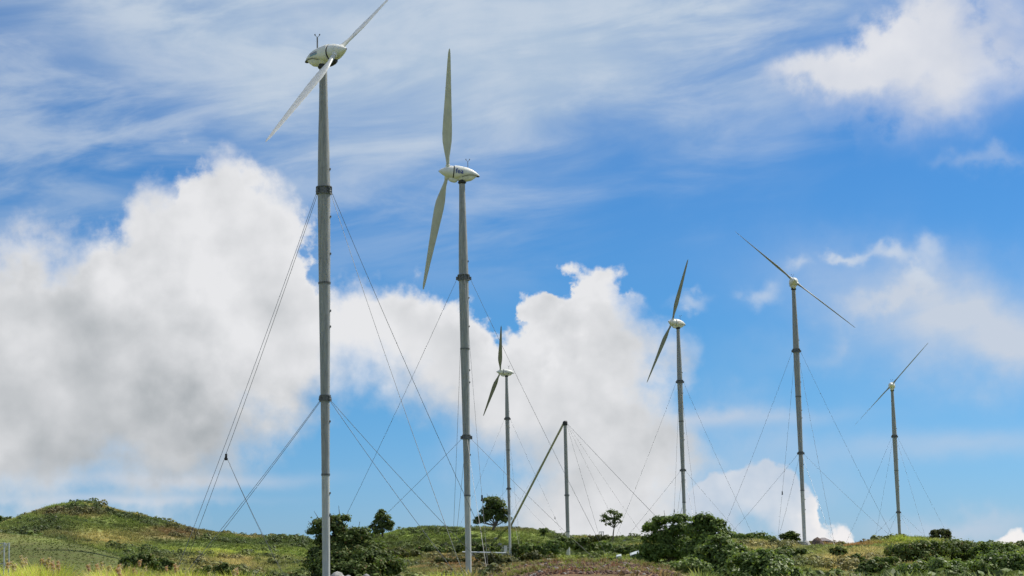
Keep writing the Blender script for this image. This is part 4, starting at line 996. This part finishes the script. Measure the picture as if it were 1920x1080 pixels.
# leafy scrub where the land is dark
x, y, z, r = sample(60000, 120, 640, p=1.3)
T = tint(x, y, z); dark = T.sum(1) < .26*(.8 + .5*rng.random(len(x)))
px_, py_ = proj(np.stack([x, y, z], -1))
keep = visible(x, y, z, 1.8) & clear_of_roots(x, y, 2.5) & ((dark & (rng.random(len(x)) < .55)) | (fbm(x+77, y, 10, 3) > .60)) & ~((r < 165) & (px_ > 940) & (px_ < 1310)) & ~((px_ < 330) & (r > 150) & (r < 252))
x, y, z, r, T = (v[keep] for v in (x, y, z, r, T))
s1 = tuft_mesh('scrub_clump', 90, .95, .8, .20, M_scrub, 5, leafy=True)
T = T*.5 + np.array([.065, .09, .032])*.5*rng.uniform(.7, 1.5, (len(T), 1))
scatter('low_scrub', s1, np.stack([x, y, z], -1), rng.uniform(.5, 1.5, len(x))*np.where(rng.random(len(x)) < .12, 1.6, 1), T, 'low leafy scrub between the grasses', 'scrub', 6)
# weeds and stubble on the red mound
x, y, z, r = sample(9000, 100, 160, -2.2, 6.5)
px_, py_ = proj(np.stack([x, y, z], -1)); nz = fbm(x, y, 4, 3)
keep = (px_ > 880) & (px_ < 1340) & ((nz > .62) | (rng.random(len(x)) < .05))
x, y, z, r, nz = (v[keep] for v in (x, y, z, r, nz))
wt = C_yel*.75*rng.uniform(.5, 1.1, (len(x), 1))*(rng.random((len(x), 1)) < .55); wt = np.where(wt.sum(1, keepdims=True) > 0, wt, C_tan*rng.uniform(.5, 1.0, (len(x), 1)))
scatter('mound_weeds', g2, np.stack([x, y, z], -1), rng.uniform(.2, .55, len(x)), wt, 'thin yellow weeds on the red earth mound', 'weeds', 8)

# stones and clods on the mound
x, y, z, r = sample(5200, 95, 160, -1.6, 6.3)
px_, py_ = proj(np.stack([x, y, z], -1)); keep = (px_ > 880) & (px_ < 1320) & (fbm(x, y, 5, 2) > .40)
x, y, z, r = (v[keep] for v in (x, y, z, r))
gq = np.random.default_rng(5); Vq = []
for th, zz, rr2 in ((0, -.5, .7), (.4, 0, 1.0), (.1, .42, .75), (.3, .62, .3)):
    Vq.append([(math.cos(2*math.pi*k/7+th)*rr2*gq.uniform(.75, 1.15)*.5, math.sin(2*math.pi*k/7+th)*rr2*gq.uniform(.75, 1.15)*.5, zz*gq.uniform(.8, 1.1)*.6) for k in range(7)])
mq = MB().loft(Vq); me_c = bpy.data.meshes.new('clod'); me_c.from_pydata(mq.V, [], mq.F)
cq = me_c.color_attributes.new('leaf', 'FLOAT_COLOR', 'POINT'); cq.data.foreach_set('color', np.tile([.5, .2, 1, 1], len(mq.V)).astype(np.float32)); me_c.materials.append(M_scrub)
tq = np.where(rng.random((len(x), 1)) < .12, np.array([[.36, .33, .29]]), C_red*rng.uniform(.8, 1.5, (len(x), 1)))
scatter('stones', me_c, np.stack([x, y, z], -1), rng.uniform(.06, .30, len(x)), tq, 'stones and clods of red earth lying on the bare mound', 'stones', 21)

# foreground reed grass: bright leaves and pink-cream plumes at the lower left
rx_ = []
for x0, x1, n, top0, top1 in ((-30, 112, 620, 1068, 1080), (185, 300, 300, 1072, 1084), (300, 480, 300, 1076, 1090), (740, 880, 160, 1080, 1094), (1540, 1760, 120, 1092, 1104), (10, 80, 160, 1064, 1074)):
    for _ in range(n):
        X_ = rng.uniform(x0, x1); d_ = rng.uniform(52, 88); edge = min(X_-x0, x1-X_)/(x1-x0)
        ty_ = rng.uniform(top0, top1) + 10*max(0, .15-edge)/.15 + 6*math.sin(X_*.05)
        p_ = at_range(X_, ty_, d_); gz_ = ground(p_[0], p_[1]); rx_.append((p_[0], p_[1], gz_, p_[2]-gz_))
rx_ = np.array(rx_); rx_ = rx_[rx_[:, 3] > .4]
reed = tuft_mesh('reed_leaves', 26, 1.0, .30, .022, M_grass, 12, lean=.45)
Tt = C_yel*rng.uniform(.75, 1.2, (len(rx_), 1))*np.array([1.05, 1, .9]); dry = rng.random(len(rx_)) < .18; Tt[dry] = C_tan*1.1
scatter('reed_grass', reed, rx_[:, :3], rx_[:, 3]*rng.uniform(1.0, 1.3, len(rx_)), Tt*np.array([1.75, 1.7, 1.3]), 'bright yellow-green reed grass along the bottom of the picture', 'grass', 13)
g = np.random.default_rng(77)
pm = leaf_mesh('plume', [(0, 0, 0, .045, .045, .12), (.01, 0, -.12, .035, .035, .09)], 60, .035, L_plume, 5, 6, rag=.6, elong=2.4)
def plume(x, y, r, label=None, k=1.0, pink=False):
    p_ = at_range(x, y, r); gz_ = ground(p_[0], p_[1]); return (p_[0], p_[1], p_[2], gz_, k)
PL = []
for x0, x1, n, y0, y1 in ((6, 112, 16, 1052, 1068), (176, 235, 16, 1062, 1074), (235, 480, 12, 1064, 1080), (70, 112, 5, 1060, 1070)):
    for _ in range(n): PL.append(plume(g.uniform(x0, x1), g.uniform(y0, y1), g.uniform(55, 80)))
for x_, y_ in ((40, 1046), (92, 1050), (166, 1064), (191, 1058), (84, 1056), (78, 1052), (329, 1062), (262, 1055)): PL.append(plume(x_, y_, 60, k=1.0))
# plumes past counting in the grass stay one object
V = []; Fc = []; W = []
base = np.empty(len(pm.vertices)*3, np.float32); pm.vertices.foreach_get('co', base); base = base.reshape(-1, 3)
col = np.empty(len(pm.vertices)*4, np.float32); pm.color_attributes['leaf'].data.foreach_get('color', col); col = col.reshape(-1, 4)
for j, (a, b, c_, gz_, k) in enumerate(PL):
    th = g.uniform(0, 6.28); q_ = base*k*g.uniform(.8, 1.25); q_ = q_ + np.stack([np.abs(q_[:, 2])*0 + q_[:, 2]*g.uniform(-.35, .35), np.zeros(len(q_)), np.zeros(len(q_))], -1)
    n = len(V); V += (q_ + np.array([a, b, c_])).tolist(); Fc += [(n+4*i, n+4*i+1, n+4*i+2, n+4*i+3) for i in range(len(q_)//4)]
    cc_ = col.copy(); cc_[:, 1] = 1.0 if g.random() < .35 else cc_[:, 1]*.7; W.append(cc_)
    n = len(V); V += [(a-.008, b, gz_), (a+.008, b, gz_), (a+.006, b, c_), (a-.006, b, c_)]; Fc.append((n, n+1, n+2, n+3)); W.append(np.tile([[.3, .2, 1, 1]], (4, 1)).astype(np.float32))
me = bpy.data.meshes.new('reed_plumes'); me.from_pydata(V, [], Fc); c_ = me.color_attributes.new('leaf', 'FLOAT_COLOR', 'POINT'); c_.data.foreach_set('color', np.vstack(W).astype(np.float32).ravel()); me.materials.append(L_plume)
po = bpy.data.objects.new('reed_plumes', me); COL.objects.link(po); tag(po, 'pink and cream seed plumes above the reed grass at lower left', 'plumes', kind='stuff')
